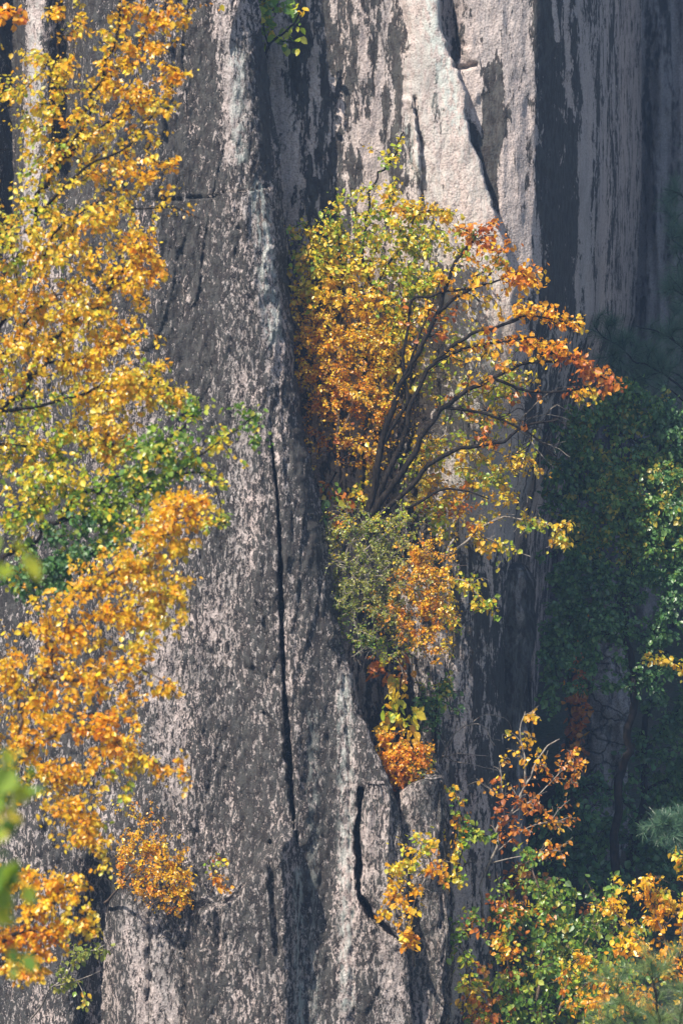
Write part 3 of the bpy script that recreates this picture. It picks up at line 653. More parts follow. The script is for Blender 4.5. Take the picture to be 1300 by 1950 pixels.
# ---- the middle cluster on the ledge
plant('birch_tree', 'slender yellow-green birch rising highest in the middle cluster', 'tree', 40.95,
  [(9, 3, [(690, 990, .4), (690, 880), (700, 760), (695, 640), (700, 520), (690, 420), (715, 350), (748, 300), (768, 250)]), (6, 2, [(695, 640), (640, 540), (600, 470), (580, 430)]), (6, 2, [(700, 560), (760, 470), (800, 410), (845, 400)]),
   (5, 2, [(695, 600), (650, 480), (640, 400)]), (5, 2, [(700, 720), (740, 620), (770, 560)]), (4, 2, [(700, 520), (735, 430), (750, 360)])],
  [(765, 262, 12, 24, 0.30, Y_), (738, 300, 26, 24, 0.38, Y_), (750, 355, 18, 22, 0.52, G_), (690, 372, 45, 25, 0.45, Y_), (643, 395, 28, 36, 0.38, Y_), (740, 402, 60, 30, 0.68, Y_), (800, 398, 50, 20, 0.90, G_), (842, 412, 28, 18, 0.75, G_), (590, 430, 38, 24, 0.52, Y_),
   (620, 460, 50, 36, 0.68, Y_), (700, 450, 70, 40, 0.68, Y_), (790, 440, 50, 32, 0.52, Y_), (592, 492, 38, 35, 0.68, G_), (660, 510, 60, 40, 0.90, G_), (740, 520, 50, 40, 0.60, Y_), (600, 552, 50, 36, 0.68, G_), (690, 570, 60, 40, 0.83, A_), (752, 592, 38, 34, 0.52, Y_), (785, 520, 30, 30, 0.45, Y_),
   (720, 640, 50, 40, 0.75, A_), (740, 720, 40, 45, 0.52, G_), (770, 640, 30, 40, 0.38, Y_), (760, 690, 40, 50, 0.38, G_), (570, 560, 20, 40, 0.38, G_), (700, 850, 60, 40, 0.26, A_), (690, 940, 40, 40, 0.30, Y_), (700, 560, 90, 110, .12, 'bare'), (610, 500, 70, 80, .35, Y_), (780, 470, 70, 60, .3, Y_), (830, 460, 50, 40, .5, Y_), (800, 540, 60, 50, .4, Y_), (780, 620, 50, 50, .4, G_)],
  seed=20, fill=1.15, per=6, bare=.12, leaf=0.05)
plant('orange_shrub', 'dense fiery orange shrub hugging the buttress edge', 'shrub', 40.88,
  [(7, 3, [(650, 930, .7), (645, 850), (640, 760), (625, 680), (600, 630)]), (6, 2, [(645, 850), (680, 770), (710, 700), (725, 640)]), (5, 2, [(640, 800), (600, 760), (580, 710)]), (5, 2, [(648, 900), (690, 850), (730, 790)])],
  [(598, 642, 46, 34, 0.65, A_), (655, 650, 60, 42, 0.70, A_), (590, 690, 34, 36, 0.65, A_), (650, 720, 68, 44, 0.79, O_), (715, 680, 46, 50, 0.50, A_), (700, 772, 50, 36, 0.65, O_), (632, 780, 44, 32, 0.65, O_), (735, 790, 24, 30, 0.40, A_), (605, 832, 32, 28, 0.30, R_), (655, 835, 45, 32, 0.30, R_), (700, 880, 40, 40, 0.18, A_), (620, 640, 70, 50, 0.25, A_), (650, 730, 110, 110, 0.28, A_), (600, 880, 50, 60, 0.10, 'bare'), (650, 720, 80, 90, 0.08, 'bare'), (650, 600, 90, 60, 0.24, A_), (720, 640, 50, 50, 0.24, G_), (600, 580, 50, 40, 0.24, A_)],
  seed=21, bare=.15, leaf=0.03, per=9, bark=M_bbark, depth=.7)
lim = [(16.6, 6.0, [(690, 1010), (705, 950), (722, 880), (728, 820), (760, 740), (790, 690), (830, 600), (850, 550), (870, 490), (905, 455)]),
       (14.6, 5.0, [(695, 1005), (730, 930), (760, 850), (785, 770), (830, 690), (890, 640), (950, 620), (1000, 600)]),
       (15.6, 5.0, [(700, 1005), (750, 930), (790, 860), (830, 800), (880, 750), (940, 720), (1000, 690), (1060, 690)]),
       (12.5, 4.0, [(700, 1010), (770, 940), (830, 880), (900, 850), (960, 840), (1000, 810), (1060, 800)]),
       (11.4, 4.0, [(695, 1000), (715, 920), (735, 840), (775, 760), (770, 680), (780, 580), (830, 560), (900, 550)]),
       (8.3, 3.0, [(830, 600), (880, 560), (930, 540), (985, 520)]), (8.3, 3.0, [(830, 690), (900, 660), (960, 650), (1020, 640)]), (7.3, 3.0, [(940, 720), (1010, 745), (1070, 745), (1120, 735)]),
       (7.3, 3.0, [(850, 780), (930, 790), (1000, 820), (1060, 870)]), (7.3, 2.0, [(1000, 690), (1060, 670), (1120, 700), (1165, 735)]), (8.3, 3.0, [(700, 1010), (790, 960), (860, 930), (930, 950)]), (6.2, 2.0, [(760, 740), (800, 640), (840, 530)]), (6,2,[(950,620),(1010,600),(1080,615)])]
plant('spreading_tree', 'dark many-stemmed tree fanning right with rusty orange leaf tips', 'tree', 40.55, lim,
  [(900, 438, 42, 16, 1.2, R_), (945, 460, 28, 20, 1.1, R_), (985, 515, 38, 24, .9, R_), (1012, 532, 26, 16, .8, O_), (935, 492, 30, 18, .7, O_), (842, 525, 26, 10, .7, R_), (1015, 590, 42, 16, 1.2, A_), (1075, 612, 32, 14, 1.0, O_), (1105, 628, 10, 12, .8, A_),
   (1000, 650, 40, 18, .8, O_), (1060, 660, 48, 18, 1.2, O_), (1092, 682, 34, 14, 1.2, R_), (1125, 702, 38, 18, 1.2, R_), (1160, 732, 32, 16, 1.2, R_), (1125, 755, 26, 10, 1.1, G_), (900, 660, 42, 18, .6, A_), (850, 640, 26, 14, .5, R_), (940, 622, 26, 14, .4, R_), (800, 590, 24, 14, .5, R_),
   (1020, 545, 30, 10, .6, A_), (880, 740, 60, 30, .15, R_), (1010, 760, 60, 30, .08, R_), (940, 820, 90, 40, .07, R_), (860, 600, 60, 40, .08, R_), (900, 570, 70, 40, .75, 'bare'), (950, 680, 80, 50, .75, 'bare'), (920, 780, 90, 50, .75, 'bare'), (1000, 800, 70, 60, .75, 'bare'), (850, 700, 60, 60, .6, 'bare'), (790, 820, 60, 60, .6, 'bare'), (900, 500, 60, 40, .3, Y_), (860, 560, 60, 40, .25, A_), (960, 570, 50, 30, .3, A_), (930, 690, 60, 40, .25, G_), (880, 500, 60, 40, .5, 'bare'), (1040, 620, 50, 40, .4, 'bare'), (960, 860, 70, 40, .4, 'bare')],
  seed=22, wobble=.55, leaf=0.06, per=6, depth=.9, limb_name='stem', r_tip=.0024)
plant('birch_tree', 'thin birch dotted with yellow leaves behind and below the dark spreading stems', 'tree', 41.05,
  [(8, 3, [(860, 1290, .8), (857, 1180), (855, 1060), (868, 1000), (900, 900), (930, 800), (960, 730)]), (6, 2, [(857, 1060), (900, 1020), (950, 990), (1010, 990), (1070, 1010)]), (5, 2, [(860, 1030), (820, 950), (810, 850)]), (5, 2, [(855, 1100), (890, 1110), (930, 1160)]), (5, 2, [(890, 930), (950, 900), (1000, 870)]), (4, 1.5, [(900, 1020), (960, 1040), (1010, 1060)])],
  [(900, 740, 62, 36, 0.50, Y_), (980, 742, 42, 32, 0.50, Y_), (870, 790, 40, 30, 0.40, Y_), (820, 852, 50, 30, 0.71, G_), (942, 800, 52, 26, 0.45, Y_), (1000, 882, 32, 42, 0.50, G_), (930, 902, 62, 30, 0.81, Y_), (850, 920, 50, 30, 0.91, A_), (800, 962, 40, 30, 0.81, Y_), (960, 942, 45, 26, 0.60, G_), (860, 962, 50, 18, 0.71, R_),
   (900, 1000, 50, 30, 0.60, G_), (1010, 1000, 34, 20, 0.50, Y_), (1060, 1008, 34, 26, 0.81, G_), (1065, 1042, 20, 16, 0.71, G_), (950, 1050, 36, 24, 0.50, Y_), (920, 1042, 20, 20, 0.50, A_), (888, 1110, 32, 20, 0.81, Y_), (920, 1150, 30, 18, 0.91, Y_), (944, 1175, 10, 14, 1.01, G_), (860, 1180, 20, 50, 0.50, Y_), (835, 1010, 24, 26, 0.81, Y_), (820, 700, 50, 50, 0.35, Y_), (870, 860, 70, 40, 0.40, Y_), (940, 860, 60, 40, 0.35, G_), (790, 900, 40, 40, 0.40, Y_), (880, 640, 50, 40, 0.25, Y_), (960, 690, 50, 40, 0.25, Y_), (880, 850, 80, 60, 0.22, 'bare'), (940, 980, 60, 40, 0.22, 'bare')],
  seed=23, bare=.15, leaf=0.05, per=6, bark=M_pbark)
plant('green_bush', 'twiggy fine-leaved green bush overhanging the rock below the spreading tree', 'shrub', 40.25,
  [(5, 2, [(630, 1110, .5), (680, 1060), (730, 1020), (775, 990)]), (5, 2, [(630, 1110), (700, 1100), (780, 1090)]), (5, 2, [(632, 1130), (700, 1150), (760, 1190), (790, 1230)]), (4, 2, [(632, 1120), (660, 1180), (700, 1230), (740, 1260)]), (4, 2, [(632, 1100), (660, 1040), (700, 990)])],
  [(700, 1000, 62, 26, 0.38, 'olive'), (680, 1060, 50, 50, 0.38, 'olive'), (740, 1050, 50, 50, 0.38, 'olive'), (700, 1130, 62, 50, 0.51, 'olive'), (745, 1180, 50, 40, 0.43, 'olive'), (650, 1130, 24, 50, 0.43, 'olive'), (700, 1222, 42, 30, 0.51, N_), (770, 1235, 30, 30, 0.32, Y_), (780, 1120, 40, 60, 0.26, 'olive'), (760, 990, 40, 30, 0.32, Y_), (700, 1090, 90, 90, 0.38, 'bare'), (780, 1190, 50, 70, 0.45, 'bare'), (700, 1240, 50, 30, 0.38, 'bare'), (720, 1120, 100, 110, 0.22, 'olive'), (660, 1000, 50, 40, 0.22, Y_), (640, 1200, 20, 40, 0.22, N_)],
  seed=24, bare=.1, leaf=0.026, per=9, bark=M_pbark, depth=.8, r_tip=.0018)
plant('orange_shrub', 'feathery orange shrub glowing right of the green bush', 'shrub', 40.1,
  [(5, 2, [(700, 1170, .6), (750, 1140), (790, 1090), (815, 1040)]), (5, 2, [(720, 1170), (780, 1170), (830, 1150)]), (4, 2, [(740, 1180), (790, 1220), (830, 1270)])],
  [(800, 1058, 34, 28, 0.68, A_), (822, 1100, 36, 34, 0.79, A_), (800, 1150, 40, 40, 0.47, O_), (830, 1200, 25, 30, 0.52, O_), (790, 1205, 30, 30, 0.37, O_), (836, 1250, 14, 22, 0.47, A_), (850, 1070, 12, 30, 0.32, A_), (770, 1100, 25, 40, 0.26, O_), (780, 1050, 20, 25, 0.42, A_), (810, 1130, 60, 90, .4, A_), (760, 1150, 50, 60, .3, O_), (850, 1180, 20, 60, .4, G_), (820, 1130, 50, 110, .2, 'bare')],
  seed=25, bare=.1, leaf=0.03, per=9, bark=M_bbark)
plant('creeper', 'dark green and red trailing leaves at the buttress edge left of the stems', 'creeper', 40.6,
  [(4, 2, [(640, 900, .6), (625, 930), (610, 970), (606, 1010)]), (4, 2, [(640, 900), (650, 950), (640, 1010)])],
  [(612, 930, 16, 14, .8, N_), (608, 965, 14, 26, 1.0, 'dkmix'), (606, 1005, 8, 22, .8, N_), (632, 980, 20, 22, .5, R_), (645, 1010, 12, 24, .5, O_), (660, 960, 24, 24, .5, R_)], seed=26, leaf=.085, per=6)
plant('creeper', 'yellow-leaved creeper hanging down the dark gap below the green bush', 'creeper', 40.6,
  [(4, 2, [(760, 1230, .8), (765, 1290), (760, 1350), (740, 1400)]), (4, 2, [(760, 1230), (730, 1270), (728, 1330), (730, 1380)]), (3, 1.5, [(765, 1290), (775, 1350), (778, 1390)])],
  [(762, 1300, 14, 44, .9, G_), (745, 1340, 18, 22, .8, Y_), (735, 1370, 14, 22, .9, G_), (778, 1370, 14, 24, .9, Y_), (728, 1285, 26, 26, .5, R_), (735, 1250, 30, 20, .5, R_), (770, 1400, 16, 16, .8, G_)], seed=27, leaf=.1, per=5)
plant('orange_shrub', 'rusty orange shrub perched on top of the granite flake', 'shrub', 40.2,
  [(5, 2, [(770, 1515, .3), (765, 1470), (750, 1430), (735, 1400)]), (4, 2, [(770, 1515), (790, 1460), (810, 1420)]), (4, 1.5, [(768, 1490), (740, 1460), (725, 1430)])],
  [(760, 1432, 46, 30, 1.2, O_), (735, 1408, 22, 24, .9, A_), (792, 1460, 36, 26, 1.1, O_), (765, 1482, 36, 18, 1.1, R_), (815, 1430, 14, 20, .8, O_), (740, 1450, 24, 24, .8, O_), (820, 1460, 12, 16, .4, N_)], seed=28, leaf=0.036, per=8, bark=M_bbark)
plant('green_bush', 'dark green bush in the shadowed notch right of the hanging creeper', 'shrub', 41.2,
  [(5, 2, [(830, 1430, .5), (830, 1380), (835, 1320), (840, 1290)]), (4, 2, [(830, 1380), (805, 1340), (795, 1320)])],
  [(832, 1330, 38, 34, 1.0, 'dkmix'), (805, 1350, 24, 26, .9, 'dk'), (850, 1300, 22, 20, .8, 'dkmix'), (815, 1380, 26, 18, .7, 'dk')], seed=29, leaf=0.05, per=7)
plant('ledge_shrub', 'loose yellow shrub clinging to the front of the flake and pillar', 'shrub', 39.0,
  [(4, 1.5, [(790, 1840, .9), (775, 1780), (760, 1700), (745, 1650)]), (4, 1.5, [(760, 1700), (790, 1640), (820, 1600)]), (3, 1.2, [(775, 1780), (800, 1690), (835, 1640)]), (3, 1.2, [(755, 1700), (735, 1720), (725, 1745)])],
  [(765, 1650, 30, 24, .8, G_), (745, 1690, 22, 32, .8, A_), (785, 1700, 26, 30, .5, A_), (800, 1610, 44, 18, .5, Y_), (838, 1645, 18, 26, .8, O_), (780, 1775, 18, 30, .8, A_), (735, 1750, 22, 10, .8, A_), (820, 1600, 22, 18, .5, G_), (845, 1690, 10, 20, .6, O_), (805, 1650, 20, 18, .6, Y_), (790, 1800, 10, 14, .8, O_), (758, 1600, 12, 12, .5, O_)],
  seed=30, leaf=0.058, per=6, bark=M_pbark)
plant('bare_shrub', 'leafless arching pale twigs in front of the dark cave right of the notch', 'shrub', 41.3,
  [(3, 1.5, [(830, 1480, .5), (850, 1420), (890, 1380), (920, 1385), (942, 1420)]), (3, 1.2, [(830, 1480), (870, 1440), (930, 1440)]), (2.5, 1, [(850, 1420), (830, 1390), (828, 1370)]), (2.5, 1, [(830, 1480), (900, 1460), (960, 1470)]), (2.5, 1, [(890, 1380), (920, 1360), (965, 1370), (975, 1400)]), (2.5, 1, [(840, 1450), (865, 1400), (868, 1370)])],
  [(880, 1400, 60, 35, .05, R_), (930, 1430, 50, 30, .05, R_)], seed=31, leaf=.07, bare=1.0, bark=M_pbark, r_tip=.002)
plant('bare_shrub', 'pale leafless twigs reaching right from the spreading tree against dark shade', 'shrub', 41.2,
  [(4, 1.5, [(930, 790, .6), (990, 800), (1040, 790), (1085, 800)]), (3, 1.2, [(930, 790), (1000, 830), (1050, 850), (1085, 870)]), (3, 1.2, [(990, 800), (1030, 760), (1060, 740), (1100, 735)]), (3, 1, [(1000, 830), (1040, 880), (1060, 890)]), (3, 1, [(1040, 790), (1060, 770), (1090, 790)])],
  [(1040, 830, 50, 40, .12, R_), (1060, 770, 40, 30, .08, R_)], seed=32, leaf=.07, bare=1.0, bark=M_pbark, r_tip=.002)

# ---- lower right, in the sun
plant('birch_tree', 'small pale-stemmed birch with sparse rusty leaves in front of the shade', 'tree', 40.9,
  [(7, 2.5, [(930, 1800, 0), (924, 1740), (921, 1680), (940, 1620), (965, 1560), (1000, 1490), (1035, 1430), (1065, 1408)]), (4.5, 1.8, [(1000, 1490), (1000, 1440), (990, 1390), (1000, 1355)]), (3.2, 1.5, [(965, 1560), (1020, 1520), (1080, 1460), (1110, 1450)]), (3.2, 1.5, [(940, 1620), (1000, 1580), (1060, 1560)]), (3, 1.4, [(930, 1650), (1000, 1630), (1060, 1620)]), (3, 1.4, [(965, 1560), (955, 1500), (950, 1450)])],
  [(1022, 1358, 14, 18, .6, O_), (998, 1402, 26, 18, .5, A_), (968, 1440, 24, 22, .6, A_), (1050, 1455, 42, 30, .45, R_), (1100, 1452, 20, 20, .7, O_), (960, 1500, 42, 32, .35, R_), (1020, 1530, 52, 32, .55, R_), (1072, 1570, 28, 18, .8, O_), (965, 1565, 30, 26, .35, R_), (1045, 1622, 38, 18, .6, O_), (1000, 1590, 40, 22, .35, R_), (1090, 1490, 30, 24, .25, R_), (960, 1400, 20, 14, .3, G_)],
  seed=40, bare=.2, leaf=0.055, per=5, bark=M_pbark)
plant('green_bush', 'sprig of small green and yellow leaves at the right edge of the pillar', 'shrub', 40.15,
  [(4, 1.5, [(850, 1760, .5), (862, 1680), (880, 1600), (870, 1520)]), (4, 1.5, [(880, 1600), (920, 1590), (948, 1600)]), (3, 1.2, [(862, 1680), (880, 1650), (905, 1640)])],
  [(868, 1500, 16, 20, .4, N_), (885, 1575, 32, 30, .7, N_), (925, 1595, 28, 10, .8, N_), (870, 1620, 20, 26, .6, Y_), (880, 1545, 16, 14, .5, O_), (855, 1600, 10, 30, .5, O_), (870, 1670, 20, 24, .5, Y_), (825, 1480, 20, 8, .5, N_)], seed=41, leaf=.064, per=6)
plant('broadleaf_shrub', 'sunlit green broad-leaved shrub spreading along the bottom right', 'shrub', 40.2,
  [(8, 3, [(1040, 2080, 0), (1030, 1960), (1030, 1860), (1040, 1760), (1010, 1640)]), (6, 2, [(1040, 2060), (980, 1940), (970, 1800), (960, 1700)]), (6, 2, [(1040, 1980), (1090, 1860), (1130, 1770), (1170, 1690)]), (5, 2, [(1020, 2040), (920, 1920), (880, 1820), (870, 1780)]), (5, 2, [(1090, 1860), (1170, 1800), (1220, 1770)])],
  [(1000, 1630, 26, 32, 0.56, N_), (1030, 1690, 40, 30, 0.64, N_), (960, 1668, 26, 18, 0.48, N_), (1085, 1700, 48, 28, 0.64, N_), (1172, 1682, 24, 18, 0.56, N_), (980, 1742, 50, 34, 0.56, N_), (1045, 1762, 58, 38, 0.64, N_), (1135, 1752, 58, 34, 0.72, N_), (1205, 1772, 38, 24, 0.56, N_), (900, 1742, 30, 30, 0.40, N_), (872, 1800, 22, 38, 0.56, N_), (955, 1800, 40, 26, 0.24, O_),
   (1045, 1850, 58, 46, 0.64, N_), (1110, 1860, 40, 40, 0.48, Y_), (1010, 1932, 60, 28, 0.56, N_), (900, 1892, 30, 40, 0.32, Y_), (1000, 1720, 60, 40, 0.16, O_), (950, 1880, 50, 40, 0.20, R_), (1120, 1930, 50, 30, 0.56, N_), (1160, 1720, 30, 20, 0.40, N_), (1010, 2010, 120, 40, 0.48, N_), (930, 1850, 60, 60, 0.32, Y_), (980, 1900, 80, 60, 0.56, N_), (1080, 1800, 70, 50, 0.48, N_), (900, 1940, 50, 40, 0.48, R_), (1180, 1840, 60, 50, 0.56, N_), (940, 1760, 60, 40, 0.32, R_)],
  seed=42, leaf=0.06, per=6, droop=.7, bark=M_bbark)
plant('orange_shrub', 'yellow-orange leafy shrub at the right edge above the pine tufts', 'shrub', 39.0,
  [(7, 3, [(1360, 2060, 0), (1320, 1940), (1280, 1840), (1250, 1740), (1230, 1680)]), (5, 2, [(1300, 1880), (1230, 1800), (1170, 1740), (1110, 1720)]), (5, 2, [(1340, 1980), (1230, 1900), (1140, 1860), (1110, 1830)]), (4, 2, [(1280, 1840), (1300, 1740), (1310, 1620)])],
  [(1235, 1690, 52, 26, 0.85, A_), (1180, 1722, 44, 18, 0.77, A_), (1265, 1742, 48, 38, 0.94, A_), (1225, 1800, 58, 38, 0.68, A_), (1118, 1832, 34, 24, 0.85, A_), (1275, 1840, 40, 40, 0.68, O_), (1130, 1902, 60, 40, 0.59, O_), (1292, 1638, 14, 28, 0.59, Y_), (1200, 1900, 60, 40, 0.51, O_), (1150, 1725, 20, 12, 0.59, A_), (1330, 1780, 30, 120, 0.68, A_)],
  seed=43, bare=.1, leaf=0.055, per=7, bark=M_bbark)
plant('pine_sapling', 'soft blurred green pine tufts in the bottom right corner', 'pine', 30.0,
  [(10, 4, [(1330, 2200, 0), (1290, 2060), (1260, 1960), (1240, 1860)]), (6, 3, [(1290, 2060), (1220, 1960), (1170, 1880)]), (6, 3, [(1280, 2020), (1300, 1920), (1300, 1880)]), (5, 3, [(1250, 2010), (1180, 1960), (1140, 1950)])],
  [(1168, 1862, 34, 26, 1.0, 'pinelight'), (1245, 1838, 40, 28, 1.0, 'pinelight'), (1200, 1912, 50, 26, .9, 'pinelight'), (1285, 1895, 26, 34, .9, 'pinelight'), (1150, 1940, 30, 20, .8, 'pinelight'), (1240, 1950, 60, 30, .9, 'pinelight')],
  seed=44, needles=True, leaf=.12, per=1, tuft=42, fill=1.0, width=.7)
plant('pine_branch', 'blue-green pine branch at the right edge above the orange shrub', 'pine', 42.5,
  [(7, 3, [(1420, 1640, 0), (1350, 1600), (1290, 1580), (1250, 1570)])], [(1275, 1560, 34, 22, 1.2, 'pine'), (1262, 1590, 30, 20, 1.1, 'pine'), (1300, 1610, 20, 14, 1.0, 'pine'), (1340, 1590, 40, 40, .8, 'pine')],
  seed=45, needles=True, leaf=.14, per=1, tuft=42)
plant('leafy_branch', 'thin yellow-leaved branch poking in at the right edge before shaded trunks', 'branch', 43,
  [(4, 1.5, [(1400, 1330), (1330, 1290), (1280, 1262), (1225, 1248)])], [(1240, 1250, 22, 8, 1.0, G_), (1275, 1262, 26, 9, .9, G_), (1300, 1280, 20, 10, .8, G_), (1340, 1290, 30, 15, .8, G_)], seed=46, leaf=.064, per=6)

# ---- the shaded ravine
GR = 'shaded trees in the ravine'
plant('ravine_tree', 'shaded broad-leaved tree with a crooked dark trunk in the ravine', 'tree', 44.3,
  [(20, 11, [(1165, 1780, 0), (1172, 1640), (1180, 1500), (1200, 1400), (1204, 1300), (1190, 1220), (1186, 1150), (1195, 1080)]), (9, 4, [(1186, 1160), (1140, 1090), (1110, 1030)]), (9, 4, [(1190, 1120), (1230, 1020), (1260, 940)]), (8, 4, [(1204, 1300), (1250, 1200), (1280, 1120)]), (6, 3, [(1190, 1230), (1140, 1200), (1090, 1190)]), (7, 3, [(1195, 1080), (1190, 1000), (1180, 930)])],
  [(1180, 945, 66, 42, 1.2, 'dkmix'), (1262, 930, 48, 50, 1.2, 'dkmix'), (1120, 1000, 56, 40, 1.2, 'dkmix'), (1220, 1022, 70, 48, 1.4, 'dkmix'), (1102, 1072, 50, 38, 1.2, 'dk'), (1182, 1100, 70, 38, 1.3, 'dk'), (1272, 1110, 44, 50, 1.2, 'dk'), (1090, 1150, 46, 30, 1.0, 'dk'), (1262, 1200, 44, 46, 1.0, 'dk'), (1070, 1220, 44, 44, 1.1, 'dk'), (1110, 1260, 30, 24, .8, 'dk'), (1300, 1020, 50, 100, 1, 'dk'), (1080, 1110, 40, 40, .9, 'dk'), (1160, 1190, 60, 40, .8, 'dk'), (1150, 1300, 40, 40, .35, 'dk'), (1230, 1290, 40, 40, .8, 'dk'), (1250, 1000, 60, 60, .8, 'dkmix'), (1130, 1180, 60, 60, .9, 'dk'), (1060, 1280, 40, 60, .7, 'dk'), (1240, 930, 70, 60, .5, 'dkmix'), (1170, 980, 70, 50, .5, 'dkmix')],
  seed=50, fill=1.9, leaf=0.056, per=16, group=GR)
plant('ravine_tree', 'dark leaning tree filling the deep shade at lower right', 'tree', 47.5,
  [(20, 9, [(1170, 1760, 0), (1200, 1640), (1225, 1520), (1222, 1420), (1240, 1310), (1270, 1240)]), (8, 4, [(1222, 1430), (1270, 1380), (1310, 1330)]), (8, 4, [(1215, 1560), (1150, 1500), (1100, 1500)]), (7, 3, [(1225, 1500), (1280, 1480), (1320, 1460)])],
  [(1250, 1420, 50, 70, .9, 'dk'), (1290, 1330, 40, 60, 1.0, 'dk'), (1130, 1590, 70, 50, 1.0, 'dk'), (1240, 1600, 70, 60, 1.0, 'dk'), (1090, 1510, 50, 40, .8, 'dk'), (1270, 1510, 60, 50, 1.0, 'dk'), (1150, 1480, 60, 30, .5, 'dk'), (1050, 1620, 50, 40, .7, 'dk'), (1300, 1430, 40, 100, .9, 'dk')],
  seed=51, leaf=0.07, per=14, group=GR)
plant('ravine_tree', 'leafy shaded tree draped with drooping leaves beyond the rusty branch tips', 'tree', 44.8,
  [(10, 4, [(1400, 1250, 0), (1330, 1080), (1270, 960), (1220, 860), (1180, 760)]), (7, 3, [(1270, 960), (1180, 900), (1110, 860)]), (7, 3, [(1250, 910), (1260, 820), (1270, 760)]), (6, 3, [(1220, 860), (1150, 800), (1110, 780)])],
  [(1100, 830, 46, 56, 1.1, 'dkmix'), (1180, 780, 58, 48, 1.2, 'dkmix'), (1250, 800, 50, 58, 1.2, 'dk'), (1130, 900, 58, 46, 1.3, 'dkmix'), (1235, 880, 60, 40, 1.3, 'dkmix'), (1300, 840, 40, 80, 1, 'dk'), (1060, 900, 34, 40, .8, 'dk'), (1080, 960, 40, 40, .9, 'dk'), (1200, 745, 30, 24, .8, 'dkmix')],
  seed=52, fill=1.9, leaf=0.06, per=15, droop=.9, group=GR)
plant('pine_tree', 'hazy dark pine slope-side tree below the blue ravine wall', 'pine', 46.5,
  [(14, 4, [(1390, 1100, 1), (1370, 900), (1350, 700), (1330, 520), (1320, 320)]), (6, 2, [(1362, 800), (1280, 720), (1200, 680), (1130, 620)]), (6, 2, [(1350, 700), (1270, 640), (1210, 620)]), (5, 2, [(1340, 600), (1300, 560), (1270, 550)]), (5, 2, [(1330, 500), (1295, 470), (1275, 450)]), (5, 2, [(1325, 400), (1295, 370), (1265, 360)]), (5, 2, [(1365, 850), (1300, 760), (1250, 730)])],
  [(1150, 625, 40, 22, 1.1, 'pine'), (1200, 655, 48, 28, 1.1, 'pine'), (1255, 690, 50, 36, 1.2, 'pine'), (1170, 690, 40, 26, 1.0, 'pine'), (1280, 370, 22, 24, 1.1, 'pine'), (1292, 450, 20, 40, 1.0, 'pine'), (1285, 550, 24, 34, 1.1, 'pine'), (1290, 630, 30, 30, 1.0, 'pine'), (1220, 730, 50, 24, 1.1, 'pine'), (1340, 500, 40, 200, .6, 'pine')],
  seed=53, needles=True, leaf=.2, per=1, tuft=40, width=.8)
plant('undergrowth_bush', 'dim green bush low in the shade behind the sparse rusty birch', 'shrub', 42.6,
  [(6, 2, [(980, 2100, 0), (980, 1950), (970, 1800), (960, 1700)]), (5, 2, [(980, 2050), (1060, 1900), (1100, 1760)]), (5, 2, [(980, 2050), (920, 1950), (890, 1850)])],
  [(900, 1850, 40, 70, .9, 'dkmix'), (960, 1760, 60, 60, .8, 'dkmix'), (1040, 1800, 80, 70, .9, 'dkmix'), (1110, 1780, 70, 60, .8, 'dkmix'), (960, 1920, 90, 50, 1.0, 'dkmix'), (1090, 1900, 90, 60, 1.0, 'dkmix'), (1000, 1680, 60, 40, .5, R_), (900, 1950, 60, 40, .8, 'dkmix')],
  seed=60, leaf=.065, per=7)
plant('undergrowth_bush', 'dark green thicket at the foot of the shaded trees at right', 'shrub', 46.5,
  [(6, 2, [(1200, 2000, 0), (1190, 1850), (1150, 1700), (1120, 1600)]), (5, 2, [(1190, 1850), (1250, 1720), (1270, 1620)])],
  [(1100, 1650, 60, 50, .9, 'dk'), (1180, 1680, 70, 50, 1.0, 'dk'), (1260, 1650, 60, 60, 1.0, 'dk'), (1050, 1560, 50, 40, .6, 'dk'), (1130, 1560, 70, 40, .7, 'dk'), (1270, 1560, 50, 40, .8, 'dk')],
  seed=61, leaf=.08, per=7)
plant('pine_tree', 'dim feathery pine along the right edge above the drooping leaves', 'pine', 51.0,
  [(14, 4, [(1420, 1300, 1), (1390, 1000), (1370, 800), (1350, 600)]), (6, 2, [(1385, 900), (1310, 820), (1260, 780)]), (6, 2, [(1378, 800), (1300, 720), (1240, 700)]), (5, 2, [(1370, 740), (1300, 660), (1260, 640)]), (5, 2, [(1392, 980), (1320, 900), (1270, 880)])],
  [(1240, 690, 46, 26, 1.0, 'pine'), (1280, 740, 46, 30, 1.0, 'pine'), (1260, 640, 40, 26, 1.0, 'pine'), (1280, 820, 40, 40, 1.0, 'pine'), (1200, 740, 40, 24, .8, 'pine'), (1300, 600, 30, 30, .8, 'pine'), (1290, 420, 26, 50, .9, 'pine'), (1285, 540, 30, 40, .9, 'pine')],
  seed=62, needles=True, leaf=.18, per=1, tuft=40, width=.8)
plant('ivy', 'reddish brown ivy climbing beside the pale cracked outcrop', 'creeper', 48.2,
  [(4, 2, [(1095, 1520, 0), (1100, 1420), (1108, 1320), (1120, 1230)])], [(1105, 1270, 20, 34, .9, R_), (1098, 1340, 22, 40, .9, R_), (1095, 1410, 22, 40, .9, R_), (1120, 1210, 18, 28, .6, R_)], seed=54, leaf=.085, per=7)

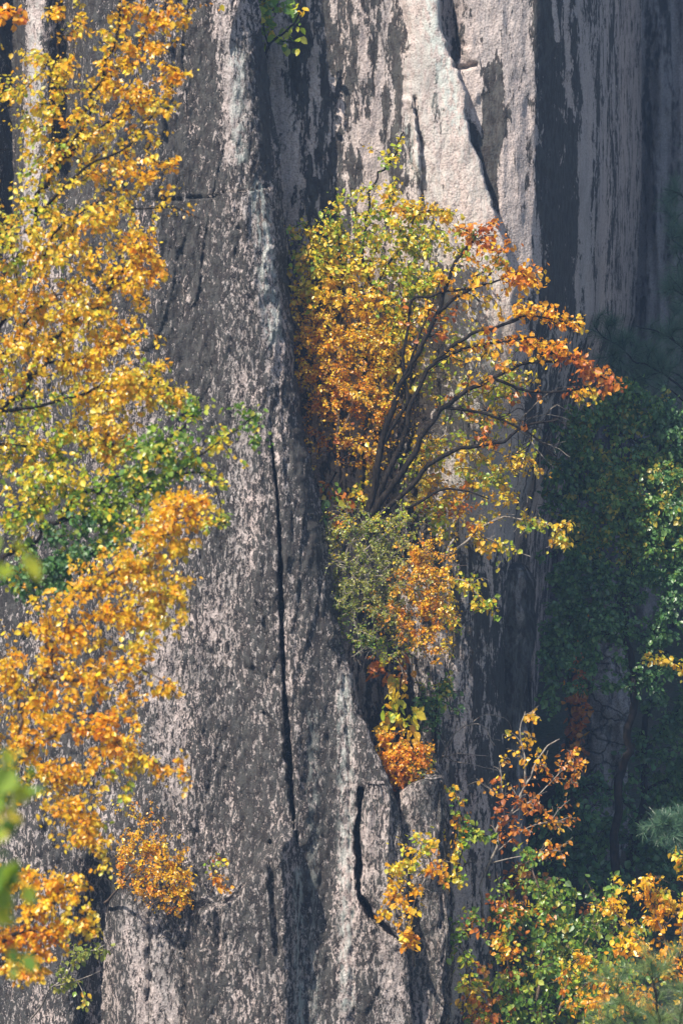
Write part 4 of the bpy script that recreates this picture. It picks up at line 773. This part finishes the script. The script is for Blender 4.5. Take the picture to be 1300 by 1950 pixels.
# ------------------------------------------------------------------ haze
USE_HAZE = True
if USE_HAZE:
    x0, x1, y0, y1, z0, z1 = -112, 112, -62, 112, -2.5, 33
    v = [(x, y, z) for x in (x0, x1) for y in (y0, y1) for z in (z0, z1)]
    f = np.array([(0, 1, 3, 2), (4, 6, 7, 5), (0, 4, 5, 1), (2, 3, 7, 6), (0, 2, 6, 4), (1, 5, 7, 3)])
    m, nt, out = new_mat('air')
    pv = nt.nodes.new('ShaderNodeVolumePrincipled')
    pv.inputs['Color'].default_value = (.40, .62, 1, 1); pv.inputs['Density'].default_value = .0012; pv.inputs['Anisotropy'].default_value = .2
    nt.links.new(pv.outputs[0], out.inputs['Volume'])
    h = mesh_np('haze', np.array(v, float), [f], m, smooth=False); tag(h, kind='stuff')

# ------------------------------------------------------------------ light, camera
sun = Vector((-.40, -.52, .75)).normalized()
ld = bpy.data.lights.new('sun', 'SUN'); ld.energy = 4.95; ld.angle = math.radians(.5); ld.color = (1, .91, .78)
lo = bpy.data.objects.new('sun', ld); C.objects.link(lo); lo.rotation_euler = (-sun).to_track_quat('-Z', 'Y').to_euler(); lo.location = (20, -20, 40)
w = bpy.data.worlds.new('World'); scene.world = w; w.use_nodes = True
nt = w.node_tree; bg = nt.nodes['Background']; sk = nt.nodes.new('ShaderNodeTexSky'); sk.sky_type = 'NISHITA'; sk.sun_disc = False
sk.sun_elevation = math.asin(sun.z); sk.sun_rotation = math.atan2(sun.x, sun.y)
nt.links.new(sk.outputs[0], bg.inputs[0]); bg.inputs[1].default_value = .10
cd = bpy.data.cameras.new('camera'); cam = bpy.data.objects.new('camera', cd); C.objects.link(cam)
cam.location = (0, 0, CZ); cam.rotation_euler = (math.pi / 2, 0, 0)
cd.sensor_fit = 'HORIZONTAL'; cd.sensor_width = 24; cd.lens = 24 * 40 / (1300 / S); cd.clip_end = 500; cd.clip_start = .1
cd.dof.use_dof = True; cd.dof.focus_distance = 41.5; cd.dof.aperture_fstop = 2.5
scene.camera = cam
vs = scene.view_settings; vs.view_transform = 'Standard'; vs.look = 'None'; vs.exposure = 1.12; vs.gamma = 1
scene.cycles.use_denoising = True
scene.cycles.max_bounces = 8; scene.cycles.volume_bounces = 0
scene.cycles.transparent_max_bounces = 8
